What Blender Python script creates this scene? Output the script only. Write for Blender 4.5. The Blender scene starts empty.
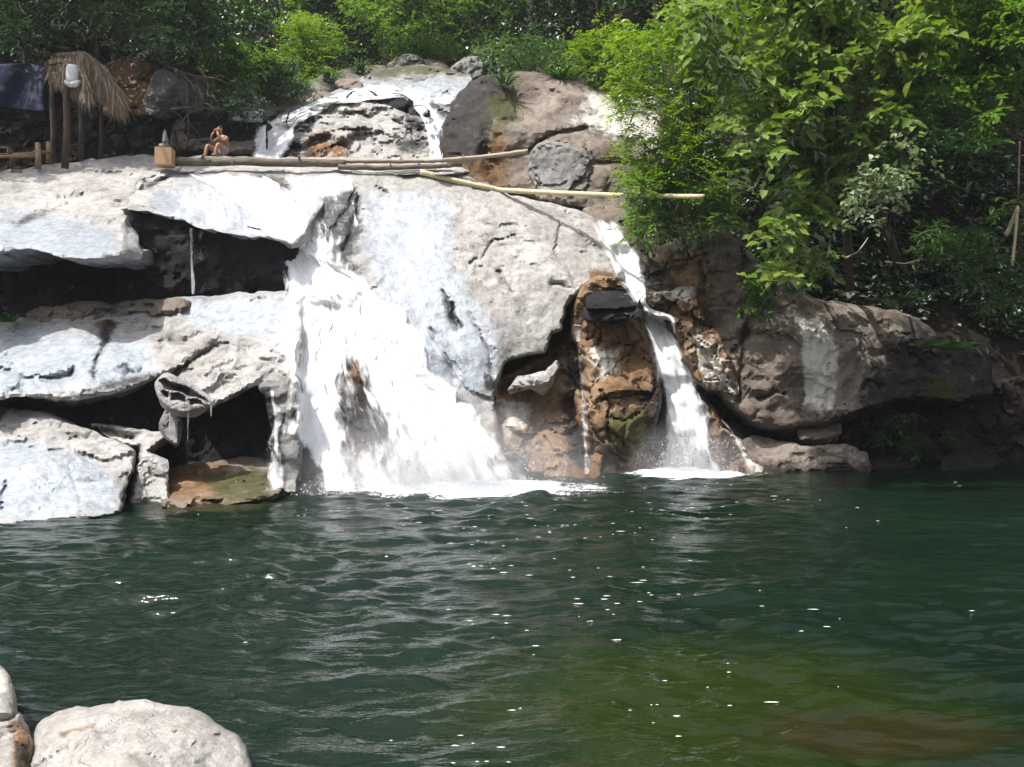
import bpy, bmesh, math, random
import numpy as np
from mathutils import Vector
from mathutils.bvhtree import BVHTree
from mathutils.geometry import delaunay_2d_cdt

# ------------------------------------------------------------------ camera, sky, sun, exposure
SC = bpy.context.scene
COL = SC.collection
FOC, EYE, HOR = 900.0, 2.5, 363.0        # focal length in pixels, eye height over the water, horizon row
cam_d = bpy.data.cameras.new('camera')
cam = bpy.data.objects.new('camera', cam_d)
COL.objects.link(cam)
cam.location = (0, 0, EYE)
cam.rotation_euler = (math.radians(90), 0, 0)
cam_d.sensor_width = 36
cam_d.lens = FOC / 1024 * 36
cam_d.shift_y = -(383.5 - HOR) / 1024
cam_d.clip_start, cam_d.clip_end = 0.1, 2000
SC.camera = cam

SUN_EL, SUN_AZ = 63.0, -126.0            # azimuth of the sun measured from +Y towards +X
el, az = math.radians(SUN_EL), math.radians(SUN_AZ)
sun_dir = Vector((math.sin(az) * math.cos(el), math.cos(az) * math.cos(el), math.sin(el)))
W = bpy.data.worlds.new('World')
SC.world = W
W.use_nodes = True
wn = W.node_tree
bg = wn.nodes['Background']
sky = wn.nodes.new('ShaderNodeTexSky')
sky.sky_type = 'NISHITA'
sky.sun_disc = False
sky.sun_elevation = el
sky.sun_rotation = az
sky.air_density = 1.0
sky.dust_density = 5.0
bg.inputs['Strength'].default_value = 0.14
haz = wn.nodes.new('ShaderNodeHueSaturation')     # humid, milky sky
haz.inputs['Saturation'].default_value = 0.5
haz.inputs['Value'].default_value = 1.1
wn.links.new(sky.outputs[0], haz.inputs['Color'])
wn.links.new(haz.outputs[0], bg.inputs['Color'])
sun_l = bpy.data.lights.new('sun', 'SUN')
sun_l.energy = 4.3
sun_l.angle = math.radians(0.6)
sun_l.color = (1.0, 0.975, 0.93)
sun = bpy.data.objects.new('sun', sun_l)
COL.objects.link(sun)
sun.location = sun_dir * 60
sun.rotation_euler = (-sun_dir).to_track_quat('-Z', 'Y').to_euler()
SC.view_settings.view_transform = 'Standard'
SC.view_settings.look = 'None'
SC.view_settings.exposure = 0.52
SC.view_settings.gamma = 1.0
SC.render.engine = 'CYCLES'
SC.cycles.max_bounces = 5
SC.cycles.transparent_max_bounces = 14
SC.cycles.caustics_reflective = False
SC.cycles.caustics_refractive = False

# ------------------------------------------------------------------ maths helpers
def unproj(px, py, Y):
    """Pixel coordinates and a distance give a world point (arrays allowed)."""
    px, py, Y = np.broadcast_arrays(np.asarray(px, float), np.asarray(py, float), np.asarray(Y, float))
    return np.stack([(px - 512) / FOC * Y, Y, EYE + (HOR - py) / FOC * Y], -1)

def P(px, py, Y):
    return Vector(unproj(px, py, Y).tolist())

def hash3(ix, iy, iz, seed):
    n = (ix * 374761393 + iy * 668265263 + iz * 1274126177 + seed * 974634777) & 0xffffffff
    n = ((n ^ (n >> 13)) * 1274126177) & 0xffffffff
    n = ((n ^ (n >> 16)) * 2246822519) & 0xffffffff
    n = n ^ (n >> 15)
    return (n & 0xffffff) / float(0xffffff)

def vnoise(p, seed=0):
    i = np.floor(p).astype(np.int64)
    f = p - i
    f = f * f * f * (f * (f * 6 - 15) + 10)
    out = 0
    for dx in (0, 1):
        wx = f[:, 0] if dx else 1 - f[:, 0]
        for dy in (0, 1):
            wy = f[:, 1] if dy else 1 - f[:, 1]
            for dz in (0, 1):
                wz = f[:, 2] if dz else 1 - f[:, 2]
                out = out + wx * wy * wz * hash3(i[:, 0] + dx, i[:, 1] + dy, i[:, 2] + dz, seed)
    return out * 2 - 1

ROT = np.array([[0.0, 0.8, 0.6], [-0.8, 0.36, -0.48], [-0.6, -0.48, 0.64]])

def fbm(p, octv=5, seed=0, gain=0.5, ridged=False):
    p = np.array(p, float)
    a, s, t = 1.0, 0.0, 0.0
    for k in range(octv):
        n = vnoise(p, seed + k * 17)
        if ridged:
            n = 1 - 2 * np.abs(n)
        s = s + a * n
        t += a
        a *= gain
        p = p @ ROT.T * 2.03 + 3.7
    return s / t

def worley(p, seed=0):
    i = np.floor(p).astype(np.int64)
    f1 = np.full(len(p), 9.0)
    f2 = np.full(len(p), 9.0)
    cid = np.zeros(len(p))
    for dx in (-1, 0, 1):
        for dy in (-1, 0, 1):
            for dz in (-1, 0, 1):
                a, b, c = i[:, 0] + dx, i[:, 1] + dy, i[:, 2] + dz
                q = np.stack([a + hash3(a, b, c, seed), b + hash3(a, b, c, seed + 1), c + hash3(a, b, c, seed + 2)], -1)
                d = np.sqrt(((p - q) ** 2).sum(1))
                h = hash3(a, b, c, seed + 3)
                m = d < f1
                f2 = np.where(m, f1, np.minimum(f2, d))
                cid = np.where(m, h, cid)
                f1 = np.where(m, d, f1)
    return f1, f2, cid

def facets(p, seed):
    # tilted planes cell by cell: broken, chiselled stone
    i = np.floor(p).astype(np.int64)
    f1 = np.full(len(p), 9.0)
    out = np.zeros(len(p))
    for dx in (-1, 0, 1):
        for dy in (-1, 0, 1):
            for dz in (-1, 0, 1):
                a, b, c = i[:, 0] + dx, i[:, 1] + dy, i[:, 2] + dz
                h = [hash3(a, b, c, seed + k) for k in range(7)]
                q = np.stack([a + h[0], b + h[1], c + h[2]], -1)
                d = np.sqrt(((p - q) ** 2).sum(1))
                tilt = ((p - q) * (np.stack(h[3:6], -1) - .5)).sum(1) * 1.6 + (h[6] - .5) * .5
                m = d < f1
                out = np.where(m, tilt, out)
                f1 = np.where(m, d, f1)
    return out

def sstep(a, b, x):
    t = np.clip((x - a) / (b - a), 0, 1)
    return t * t * (3 - 2 * t)

def inside(poly, q):
    poly = np.asarray(poly, float)
    x, y = q[:, 0], q[:, 1]
    r = np.zeros(len(q), bool)
    x1, y1 = poly[-1]
    for x2, y2 in poly:
        c = ((y1 > y) != (y2 > y))
        with np.errstate(divide='ignore', invalid='ignore'):
            xi = (x2 - x1) * (y - y1) / (y2 - y1) + x1
        r ^= c & (x < xi)
        x1, y1 = x2, y2
    return r

def segdist(line, q, closed=False):
    line = np.asarray(line, float)
    a = line
    b = np.roll(line, -1, 0)
    if not closed:
        a, b = a[:-1], b[:-1]
    d = np.full(len(q), 1e9)
    for p0, p1 in zip(a, b):
        v = p1 - p0
        t = np.clip(((q - p0) @ v) / max(v @ v, 1e-9), 0, 1)
        d = np.minimum(d, np.hypot(*(q - (p0 + t[:, None] * v)).T))
    return d

def sdf(poly, q):
    d = segdist(poly, q, True)
    return np.where(inside(poly, q), d, -d)

def smooth_line(pts, step, closed):
    """Catmull-Rom through pts, resampled about every `step` pixels."""
    pts = np.asarray(pts, float)
    n = len(pts)
    out = []
    rng = range(n if closed else n - 1)
    for i in rng:
        p1, p2 = pts[i], pts[(i + 1) % n]
        p0 = pts[i - 1] if (closed or i > 0) else p1
        p3 = pts[(i + 2) % n] if (closed or i + 2 < n) else p2
        k = max(1, int(np.hypot(*(p2 - p1)) / step))
        for j in range(k):
            t = j / k
            m1, m2 = (p2 - p0) * .35, (p3 - p1) * .35
            out.append((2*t**3-3*t*t+1)*p1 + (t**3-2*t*t+t)*m1 + (-2*t**3+3*t*t)*p2 + (t**3-t*t)*m2)
    if not closed:
        out.append(pts[-1])
    return np.array(out)

def tps(ctrl):
    c = np.asarray(ctrl, float)
    xy = c[:, :2] / 100
    n = len(c)
    def phi(r):
        return r
    K = phi(np.sqrt(((xy[:, None] - xy[None]) ** 2).sum(-1)))
    A = np.zeros((n + 3, n + 3))
    A[:n, :n] = K - 0.02 * np.eye(n)
    A[:n, n] = 1
    A[:n, n+1:] = xy
    A[n, :n] = 1
    A[n+1:, :n] = xy.T
    w = np.linalg.lstsq(A, np.r_[c[:, 2], 0, 0, 0], rcond=None)[0]
    def f(q):
        q = q / 100
        r = np.sqrt(((q[:, None] - xy[None]) ** 2).sum(-1))
        return phi(r) @ w[:n] + w[n] + q @ w[n+1:]
    return f

# ------------------------------------------------------------------ object helpers
def tag(o, label=None, cat=None, group=None, kind=None):
    if label: o['label'] = label
    if cat: o['category'] = cat
    if group: o['group'] = group
    if kind: o['kind'] = kind
    return o

def empty(name, loc, label, cat, group=None):
    o = bpy.data.objects.new(name, None)
    COL.objects.link(o)
    o.location = loc
    o.empty_display_size = .2
    return tag(o, label, cat, group)

def mesh_obj(name, verts, faces, mat, parent=None, origin=None, smooth=True, attrs=None, uv=None):
    """One mesh object. verts are in world space; `origin` (world) becomes the object's origin."""
    verts = np.asarray(verts, float)
    base = np.array(parent.location) if parent is not None else np.zeros(3)
    if parent is not None and parent.parent is not None:
        base = base + np.array(parent.parent.location)
    if origin is None:
        lo, hi = verts.min(0), verts.max(0)
        origin = np.array([(lo[0] + hi[0]) / 2, (lo[1] + hi[1]) / 2, lo[2]])
    origin = np.array(origin, float)
    me = bpy.data.meshes.new(name)
    v = (verts - origin).astype(np.float32)
    if isinstance(faces, np.ndarray):
        k = faces.shape[1]
        me.vertices.add(len(v))
        me.vertices.foreach_set('co', v.ravel())
        me.loops.add(faces.size)
        me.loops.foreach_set('vertex_index', faces.astype(np.int32).ravel())
        me.polygons.add(len(faces))
        me.polygons.foreach_set('loop_start', np.arange(0, faces.size, k, dtype=np.int32))
        me.polygons.foreach_set('loop_total', np.full(len(faces), k, np.int32))
        me.update(calc_edges=True)
    else:
        me.from_pydata(v.tolist(), [], [list(map(int, f)) for f in faces])
    if smooth:
        me.polygons.foreach_set('use_smooth', np.ones(len(me.polygons), bool))
    for an, av in (attrs or {}).items():
        at = me.attributes.new(an, 'FLOAT', 'POINT')
        at.data.foreach_set('value', np.asarray(av, np.float32))
    if uv is not None:
        ul = me.uv_layers.new(name='UVMap')
        li = np.zeros(len(me.loops), np.int32)
        me.loops.foreach_get('vertex_index', li)
        ul.data.foreach_set('uv', np.asarray(uv, np.float32)[li].ravel())
    me.validate()
    me.update()
    o = bpy.data.objects.new(name, me)
    COL.objects.link(o)
    if parent is not None:
        o.parent = parent
    o.location = origin - base
    if mat is not None:
        me.materials.append(mat)
    return o

class MB:
    """Collects simple shapes; build() links them as one mesh object."""
    def __init__(self):
        self.v, self.f = [], []
    def add(self, v, f):
        n = len(self.v)
        self.v += [tuple(x) for x in v]
        self.f += [[n + i for i in q] for q in f]
    def tube(self, pts, rad, seg=8, rough=0.0, rng=random.Random(1), cap=True):
        pts = [Vector(p) for p in pts]
        n = len(pts)
        rad = [rad] * n if isinstance(rad, (int, float)) else list(rad)
        rings, up = [], None
        for i, p in enumerate(pts):
            t = (pts[min(i+1, n-1)] - pts[max(i-1, 0)]).normalized()
            if up is None:
                up = t.orthogonal().normalized()
            up = (up - t * up.dot(t)).normalized()
            s = t.cross(up)
            ring = []
            for k in range(seg):
                a = 2 * math.pi * k / seg
                r = rad[i] * (1 + rough * rng.uniform(-1, 1))
                ring.append(p + (up * math.cos(a) + s * math.sin(a)) * r)
            rings.append(ring)
        f = []
        for i in range(n - 1):
            for k in range(seg):
                a, b = i * seg + k, i * seg + (k + 1) % seg
                f.append((a, b, b + seg, a + seg))
        if cap:
            f.append(tuple(range(seg))[::-1])
            f.append(tuple((n - 1) * seg + k for k in range(seg)))
        self.add([v for r in rings for v in r], f)
    def box(self, c, size, rot=0.0, bev=0.0):
        bm = bmesh.new()
        bmesh.ops.create_cube(bm, size=1)
        for v in bm.verts:
            v.co = Vector((v.co.x * size[0], v.co.y * size[1], v.co.z * size[2]))
        if bev:
            bmesh.ops.bevel(bm, geom=bm.edges[:], offset=bev, segments=2, affect='EDGES')
        ca, sa = math.cos(rot), math.sin(rot)
        bm.verts.index_update()
        self.add([(c[0] + v.co.x * ca - v.co.y * sa, c[1] + v.co.x * sa + v.co.y * ca, c[2] + v.co.z) for v in bm.verts],
                 [[v.index for v in f.verts] for f in bm.faces])
        bm.free()
    def build(self, name, mat, parent=None, origin=None, smooth=True):
        return mesh_obj(name, self.v, self.f, mat, parent, origin, smooth)

# ------------------------------------------------------------------ materials
class NT:
    def __init__(self, name):
        self.m = bpy.data.materials.new(name)
        self.m.use_nodes = True
        self.t = self.m.node_tree
        self.n, self.l = self.t.nodes, self.t.links
        self.n.clear()
        self.out = self.n.new('ShaderNodeOutputMaterial')
    def new(self, kind, props=None, **ins):
        x = self.n.new(kind)
        for k, v in (props or {}).items():
            setattr(x, k, v)
        for k, v in ins.items():
            self.set(x, k, v)
        return x
    def set(self, x, k, v):
        s = x.inputs[int(k[1:])] if (k[0] == 'i' and k[1:].isdigit()) else x.inputs[k.replace('_', ' ')]
        if hasattr(v, 'is_output'):
            self.l.new(v, s)
        elif hasattr(v, 'outputs'):
            self.l.new(v.outputs[0], s)
        else:
            s.default_value = v
    def noise(self, vec, scale, detail=5, rough=.55, dist=0.0):
        return self.new('ShaderNodeTexNoise', None, Vector=vec, Scale=scale, Detail=detail, Roughness=rough, Distortion=dist).outputs[0]
    def ramp(self, fac, stops, interp='LINEAR'):
        r = self.new('ShaderNodeValToRGB', None, Fac=fac)
        r.color_ramp.interpolation = interp
        e = r.color_ramp.elements
        while len(e) < len(stops):
            e.new(.5)
        for a, (p, c) in zip(e, stops):
            a.position = p
            a.color = (*c, 1) if len(c) == 3 else c
        return r.outputs[0]
    def fr(self, fac, a, b, x=0.0, y=1.0):
        return self.new('ShaderNodeMapRange', {'interpolation_type': 'SMOOTHSTEP'}, i0=fac, i1=a, i2=b, i3=x, i4=y).outputs[0]
    def math(self, op, a, b=0.0):
        return self.new('ShaderNodeMath', {'operation': op, 'use_clamp': False}, i0=a, i1=b).outputs[0]
    def mix(self, fac, a, b, mode='MIX'):
        x = self.new('ShaderNodeMix', {'data_type': 'RGBA', 'blend_type': mode})
        self.set(x, 'i0', fac)
        self.set(x, 'i6', a if not isinstance(a, tuple) else (*a, 1)[:4])
        self.set(x, 'i7', b if not isinstance(b, tuple) else (*b, 1)[:4])
        return x.outputs[2]
    def attr(self, name):
        return self.new('ShaderNodeAttribute', {'attribute_name': name}).outputs['Fac']
    def pos(self, scale=(1, 1, 1)):
        g = self.new('ShaderNodeNewGeometry')
        m = self.new('ShaderNodeMapping', None, Vector=g.outputs['Position'], Scale=scale)
        return m.outputs[0]
    def bump(self, h, strength, dist, prev=None):
        b = self.new('ShaderNodeBump', None, Height=h, Strength=strength, Distance=dist)
        if prev is not None:
            self.set(b, 'Normal', prev)
        return b.outputs[0]
    def done(self, sh):
        self.l.new(sh if hasattr(sh, 'is_output') else sh.outputs[0], self.out.inputs['Surface'])
        return self.m

def rock_mat(name, c1, c2, c3, rough=.75, streak=.5, crack=.5, grain=.35, bumpk=1.0):
    t = NT(name)
    p = t.pos()
    col = t.ramp(t.noise(p, .7, 9, .62, .5), [(.3, c1), (.48, c2), (.68, c3)])
    col = t.mix(t.fr(t.noise(p, 5.5, 8, .7), .42, .68), col, t.mix(1.0, col, (.72, .7, .68), 'MULTIPLY'))
    sp = t.pos((3.2, 3.2, .35))
    col = t.mix(t.math('MULTIPLY', t.fr(t.noise(sp, 1.2, 7, .65, .3), .5, .72), streak), col, t.mix(1.0, col, (.42, .39, .36), 'MULTIPLY'))
    col = t.mix(t.math('MULTIPLY', t.fr(t.noise(p, 38, 4, .7), .35, .75), grain), col, t.mix(1.0, col, (.55, .53, .5), 'MULTIPLY'))
    # thin natural fissures
    wob = t.new('ShaderNodeTexNoise', None, Vector=p, Scale=1.4, Detail=6)
    vp = t.new('ShaderNodeVectorMath', {'operation': 'MULTIPLY_ADD'}, i0=wob.outputs['Color'], i1=(1.3, 1.3, 1.3), i2=p)
    vor = t.new('ShaderNodeTexVoronoi', {'feature': 'DISTANCE_TO_EDGE'}, Vector=vp.outputs[0], Scale=.75)
    gate = t.fr(t.noise(p, .9, 3), .48, .6)
    fis = t.math('MULTIPLY', t.fr(vor.outputs['Distance'], .0, .018, 1.0, .0), gate)
    col = t.mix(t.math('MULTIPLY', fis, crack), col, (.035, .03, .026))
    vp2 = t.new('ShaderNodeVectorMath', {'operation': 'MULTIPLY_ADD'}, i0=wob.outputs['Color'], i1=(2.2, 2.2, 2.2), i2=t.pos((1, 1, 1.7)))
    vor2 = t.new('ShaderNodeTexVoronoi', {'feature': 'DISTANCE_TO_EDGE'}, Vector=vp2.outputs[0], Scale=1.7)
    fis2 = t.math('MULTIPLY', t.fr(vor2.outputs['Distance'], .0, .03, 1.0, .0), t.fr(t.noise(p, 1.7, 4), .5, .62))
    col = t.mix(t.math('MULTIPLY', fis2, crack * .8), col, (.05, .045, .04))
    blot = t.math('MULTIPLY', t.fr(t.noise(p, 1.15, 9, .72, .8), .55, .66), t.fr(t.noise(p, 4.5, 6, .75), .4, .6))
    col = t.mix(t.math('MULTIPLY', blot, .55), col, t.mix(1.0, col, (.38, .36, .34), 'MULTIPLY'))
    # mesh masks: rust, moss, pale mineral, dark algae and painted shade, painted wet sheen
    n4 = t.noise(p, 2.4, 8, .68, .4)
    n5 = t.noise(p, 7, 6, .7)
    n6 = t.noise(p, 9, 7, .72, .3)
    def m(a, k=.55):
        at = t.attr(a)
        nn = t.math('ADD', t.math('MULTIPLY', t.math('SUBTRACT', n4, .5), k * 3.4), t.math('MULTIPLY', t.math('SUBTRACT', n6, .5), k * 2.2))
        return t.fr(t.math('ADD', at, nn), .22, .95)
    col = t.mix(m('rust'), col, t.ramp(t.noise(p, 2.1, 8, .7, .6), [(.28, (.05, .028, .016)), (.5, (.15, .085, .04)), (.66, (.28, .18, .10)), (.8, (.42, .33, .24))]))
    col = t.mix(t.math('MULTIPLY', m('pale'), .9), col, t.ramp(n5, [(.3, (.48, .46, .41)), (.7, (.68, .65, .58))]))
    col = t.mix(t.math('MULTIPLY', m('film'), .8), col, t.ramp(t.noise(sp, 2.2, 6, .7), [(.32, (.24, .265, .30)), (.6, (.41, .46, .52))]))  # bluish tint paints the sky's sheen onto wet rock
    col = t.mix(t.math('MULTIPLY', m('dark'), .93), col, t.ramp(n5, [(.3, (.008, .008, .009)), (.7, (.03, .028, .026))]))  # dark stains, plus shade painted under edges and in gaps
    col = t.mix(t.math('MULTIPLY', m('moss'), .9), col, t.ramp(n5, [(.3, (.02, .028, .008)), (.7, (.08, .078, .022))]))
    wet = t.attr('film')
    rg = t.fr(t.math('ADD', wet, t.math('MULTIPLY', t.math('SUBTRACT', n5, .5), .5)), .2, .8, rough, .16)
    nb = t.bump(t.noise(p, 2.6, 10, .68, .4), .55 * bumpk, .16)
    nb = t.bump(t.noise(p, 14, 8, .72), .5 * bumpk, .035, nb)
    nb = t.bump(t.math('SUBTRACT', 1.0, t.math('MAXIMUM', fis, fis2)), .45, .03, nb)
    b = t.new('ShaderNodeBsdfPrincipled', None, Base_Color=col, Roughness=rg, Normal=nb, Specular_IOR_Level=t.fr(wet, .1, .8, .22, .5))
    return t.done(b)

def simple_mat(name, c1, c2, scale=8, rough=.8, bump=.3, stretch=(1, 1, 1), dist=.02, coat=0.0):
    t = NT(name)
    p = t.pos(stretch)
    n = t.noise(p, scale, 7, .65)
    b = t.new('ShaderNodeBsdfPrincipled', None, Base_Color=t.ramp(n, [(.32, c1), (.68, c2)]), Roughness=rough,
              Normal=t.bump(n, bump, dist), Coat_Weight=coat)
    return t.done(b)

def leaf_mat(name, greens, trans=.4, gloss=.12):
    t = NT(name)
    g = t.new('ShaderNodeNewGeometry')
    k = len(greens)
    col = t.ramp(g.outputs['Random Per Island'], [((i + .0) / max(k - 1, 1), c) for i, c in enumerate(greens)])
    col = t.mix(t.fr(t.noise(t.pos(), .55, 2), .35, .65), t.mix(1.0, col, (.62, .72, .62), 'MULTIPLY'), col)
    d = t.new('ShaderNodeBsdfDiffuse', None, Color=col)
    tr = t.new('ShaderNodeBsdfTranslucent', None, Color=t.mix(1.0, col, (1.5, 1.5, .6), 'MULTIPLY'))
    gl = t.new('ShaderNodeBsdfGlossy', None, Color=(.9, .95, 1, 1), Roughness=.5)
    a = t.new('ShaderNodeMixShader', None, i0=trans, i1=d, i2=tr)
    fz = t.new('ShaderNodeFresnel', None, IOR=1.4)
    b = t.new('ShaderNodeMixShader', None, i0=t.math('MULTIPLY', fz.outputs[0], gloss * 2.5), i1=a, i2=gl)
    return t.done(b)

def falls_mat(name, su=14.0, sv=1.1, bias=.25, tint=(.93, .95, .965)):
    """Broken white water: opaque froth with streaky gaps; UV runs across (u) and down (v) in metres."""
    t = NT(name)
    uv = t.new('ShaderNodeUVMap')
    m1 = t.new('ShaderNodeMapping', None, Vector=uv.outputs[0], Scale=(su * .35, sv * .55, 1)).outputs[0]
    m2 = t.new('ShaderNodeMapping', None, Vector=uv.outputs[0], Scale=(su, sv, 1)).outputs[0]
    m3 = t.new('ShaderNodeMapping', None, Vector=uv.outputs[0], Scale=(su * 1.6, sv * 7, 1)).outputs[0]
    n = t.math('ADD', t.math('MULTIPLY', t.noise(m1, 1, 6, .65, .4), .5),
               t.math('ADD', t.math('MULTIPLY', t.noise(m2, 1, 6, .65, .5), .3), t.math('MULTIPLY', t.noise(m3, 1, 5, .7), .2)))
    dens = t.attr('dens')
    a = t.fr(t.math('ADD', t.math('MULTIPLY', t.math('SUBTRACT', n, .5), 3.6), t.math('ADD', t.math('MULTIPLY', dens, 1.5), bias - 1.0)), -.3, .55)
    froth = t.ramp(n, [(.36, tuple(c * .66 for c in tint)), (.58, tint)])
    d = t.new('ShaderNodeBsdfPrincipled', None, Base_Color=froth, Roughness=.45,
              Normal=t.bump(n, .55, .05))
    d = t.new('ShaderNodeMixShader', None, i0=.16, i1=d, i2=t.new('ShaderNodeBsdfTranslucent', None, Color=(*tint, 1)))
    tr = t.new('ShaderNodeBsdfTransparent')
    return t.done(t.new('ShaderNodeMixShader', None, i0=a, i1=tr, i2=d))

M = {}
M['pale'] = rock_mat('pale_rock', (.24, .23, .22), (.375, .362, .348), (.485, .475, .46), streak=.6)
M['grey'] = rock_mat('grey_rock', (.12, .118, .117), (.21, .205, .20), (.32, .31, .29), streak=.6)
M['darkrock'] = rock_mat('dark_rock', (.006, .0065, .008), (.013, .0135, .016), (.028, .028, .031), rough=.9, streak=.5)  # near-black; on recess walls the shade is put into this colour
M['brown'] = rock_mat('brown_rock', (.085, .05, .03), (.19, .115, .06), (.34, .24, .155), streak=.55, crack=.85)
M['umber'] = rock_mat('grey_brown_rock', (.095, .074, .058), (.19, .155, .127), (.31, .27, .23), streak=.5)
M['boulder'] = rock_mat('boulder_rock', (.24, .228, .212), (.38, .362, .338), (.48, .465, .44), streak=.1, grain=.6, crack=.25)
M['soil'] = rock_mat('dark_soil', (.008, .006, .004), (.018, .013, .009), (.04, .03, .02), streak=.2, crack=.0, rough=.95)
M['gravel'] = rock_mat('gravel_bank', (.10, .09, .075), (.20, .18, .155), (.30, .27, .235), streak=.0, grain=.9, bumpk=1.6)

# ------------------------------------------------------------------ rocks
SOLID_V, SOLID_F = [], []        # everything water can drape over
def solid(v, f):
    n = len(SOLID_V)
    SOLID_V.extend(map(tuple, v))
    SOLID_F.extend([[n + i for i in q] for q in f])

def rock(name, label, cat, outline, ctrl, mat, group=None, step=3.0, rpx=12, rdep=.5, amp=.12, scale=.9,
         jit=3.2, thick=2.0, masks=None, cracks=(), pits=(), block=0.0, bscale=1.2, seed=1, facet=.2, fscale=1.0, rk=.42, terr=.42, tscale=.75, drape=True, kind=None, strata=0.0):
    ol = smooth_line(outline, step, True)
    q3 = np.c_[ol / 22.0, np.full(len(ol), seed * 7.3)]
    q4 = np.c_[ol / 7.0, np.full(len(ol), seed * 3.1)]
    ol = ol + jit * np.c_[fbm(q3, 3, seed), fbm(q3, 3, seed + 5)] + .5 * jit * np.c_[vnoise(q4, seed + 9), vnoise(q4, seed + 11)]
    lo, hi = ol.min(0), ol.max(0)
    xs = np.arange(lo[0], hi[0], step)
    ys = np.arange(lo[1], hi[1], step * .88)
    gx, gy = np.meshgrid(xs, ys)
    gx = gx + (np.arange(len(ys)) % 2)[:, None] * step / 2
    g = np.c_[gx.ravel(), gy.ravel()]
    rs = np.random.RandomState(seed)
    g = g + rs.uniform(-.22, .22, g.shape) * step
    g = g[sdf(ol, g) > .55 * step]
    n = len(ol)
    pts = np.r_[ol, g]
    res = delaunay_2d_cdt([Vector(p) for p in pts], [(i, (i + 1) % n) for i in range(n)], [], 1, 1e-4)
    q = np.array([v[:] for v in res[0]])
    tri = np.array([f for f in res[2] if len(f) == 3])
    sd = np.maximum(segdist(ol, q, True), 0)
    # tiny loops where the jittered outline crosses itself are harmless
    f = tps(ctrl)
    D = f(q)
    r = np.clip(sd / (rpx * rk), 0, 1)
    D = D + rdep * rk * (1 - np.sqrt(np.clip(1 - (1 - r) ** 2, 0, 1)))
    W0 = unproj(q[:, 0], q[:, 1], D)
    nz = amp * fbm(W0 * scale, 6, seed, .52) + amp * .12 * fbm(W0 * scale * 1.7, 4, seed + 40, .5, True)
    if block:
        wp = W0 * np.array([1, 1, 1.25]) * bscale + .35 * np.c_[vnoise(W0 * 1.1, 3), vnoise(W0 * 1.1, 4), vnoise(W0 * 1.1, 5)]
        f1, f2, cid = worley(wp, seed)
        nz = nz + block * (cid - .5) + block * .35 * np.exp(-((f2 - f1) / .05) ** 2)
    worn = np.zeros(len(q))
    for poly, fe in (masks or {}).get('film', []):
        worn = np.maximum(worn, sstep(-fe * 1.3, fe * 1.3, sdf(poly, q)))
    worn = 1 - .6 * worn
    nz = nz * (.5 + .5 * worn)
    if terr:
        hh = terr * fbm(W0 * np.array([.55, .55, 1.15]) * tscale + .3 * np.c_[vnoise(W0 * 1.7, seed + 22), vnoise(W0 * 1.7, seed + 23), vnoise(W0 * 1.7, seed + 24)], 3, seed + 21, .42)
        st = terr * .17
        k0 = np.floor(hh / st)
        nz = nz + worn * st * (k0 + sstep(.74, 1.0, hh / st - k0)) * 1.25
    if facet:
        for sc_, k_ in ((.55, 1.0), (1.5, .45), (4.0, .13)):
            fp = W0 * sc_ * fscale + .22 * np.c_[vnoise(W0 * sc_ * 2.1, seed + 31), vnoise(W0 * sc_ * 2.1, seed + 32), vnoise(W0 * sc_ * 2.1, seed + 33)]
            nz = nz + worn * facet * k_ * facets(fp, seed + int(sc_ * 10))
    if strata:
        zz = W0[:, 2] * 2.6 + .5 * vnoise(W0 * .8, seed + 60) + W0[:, 0] * .18
        nz = nz + strata * np.abs((zz % 1) - .5) * 2 - strata * .5
    qj = q + 2.2 * np.c_[vnoise(np.c_[q / 9.0, q[:, :1] * 0], seed + 70), vnoise(np.c_[q / 9.0, q[:, :1] * 0 + 5], seed + 71)]
    for line, w, dep in cracks:
        d = segdist(line, qj)
        wv = w * (.75 + .6 * vnoise(np.c_[q / 14.0, q[:, :1] * 0], seed + 90))
        nz = nz + dep * np.exp(-(d / np.maximum(wv, .8)) ** 2)
    for poly, dep, fe in pits:
        nz = nz + dep * sstep(-fe, fe, sdf(poly, qj))
    D = D + nz
    V = unproj(q[:, 0], q[:, 1], D)
    at = {}
    for ch in ('rust', 'pale', 'film', 'dark', 'moss'):
        val = np.zeros(len(q))
        for poly, fe in (masks or {}).get(ch, []):
            val = np.maximum(val, sstep(-fe * 1.3, fe * 1.3, sdf(poly, qj)))
        at[ch] = val
    # orient towards the camera
    a, b, c = V[tri[:, 0]], V[tri[:, 1]], V[tri[:, 2]]
    nr = np.cross(b - a, c - a)
    flip = (nr * -(a - np.array([0, 0, EYE]))).sum(1) < 0
    tri[flip] = tri[flip][:, ::-1]
    # sides and back
    cnt = {}
    for t3 in tri.tolist():
        for i in range(3):
            e = (t3[i], t3[(i + 1) % 3])
            cnt[e] = cnt.get(e, 0) + 1
    bnd = [e for e in cnt if (e[1], e[0]) not in cnt]
    bv = sorted({i for e in bnd for i in e})
    cen = V.mean(0)
    allV = [V]
    faces = tri.tolist()
    prev = {i: i for i in bv}
    cnt_v = len(V)
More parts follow.
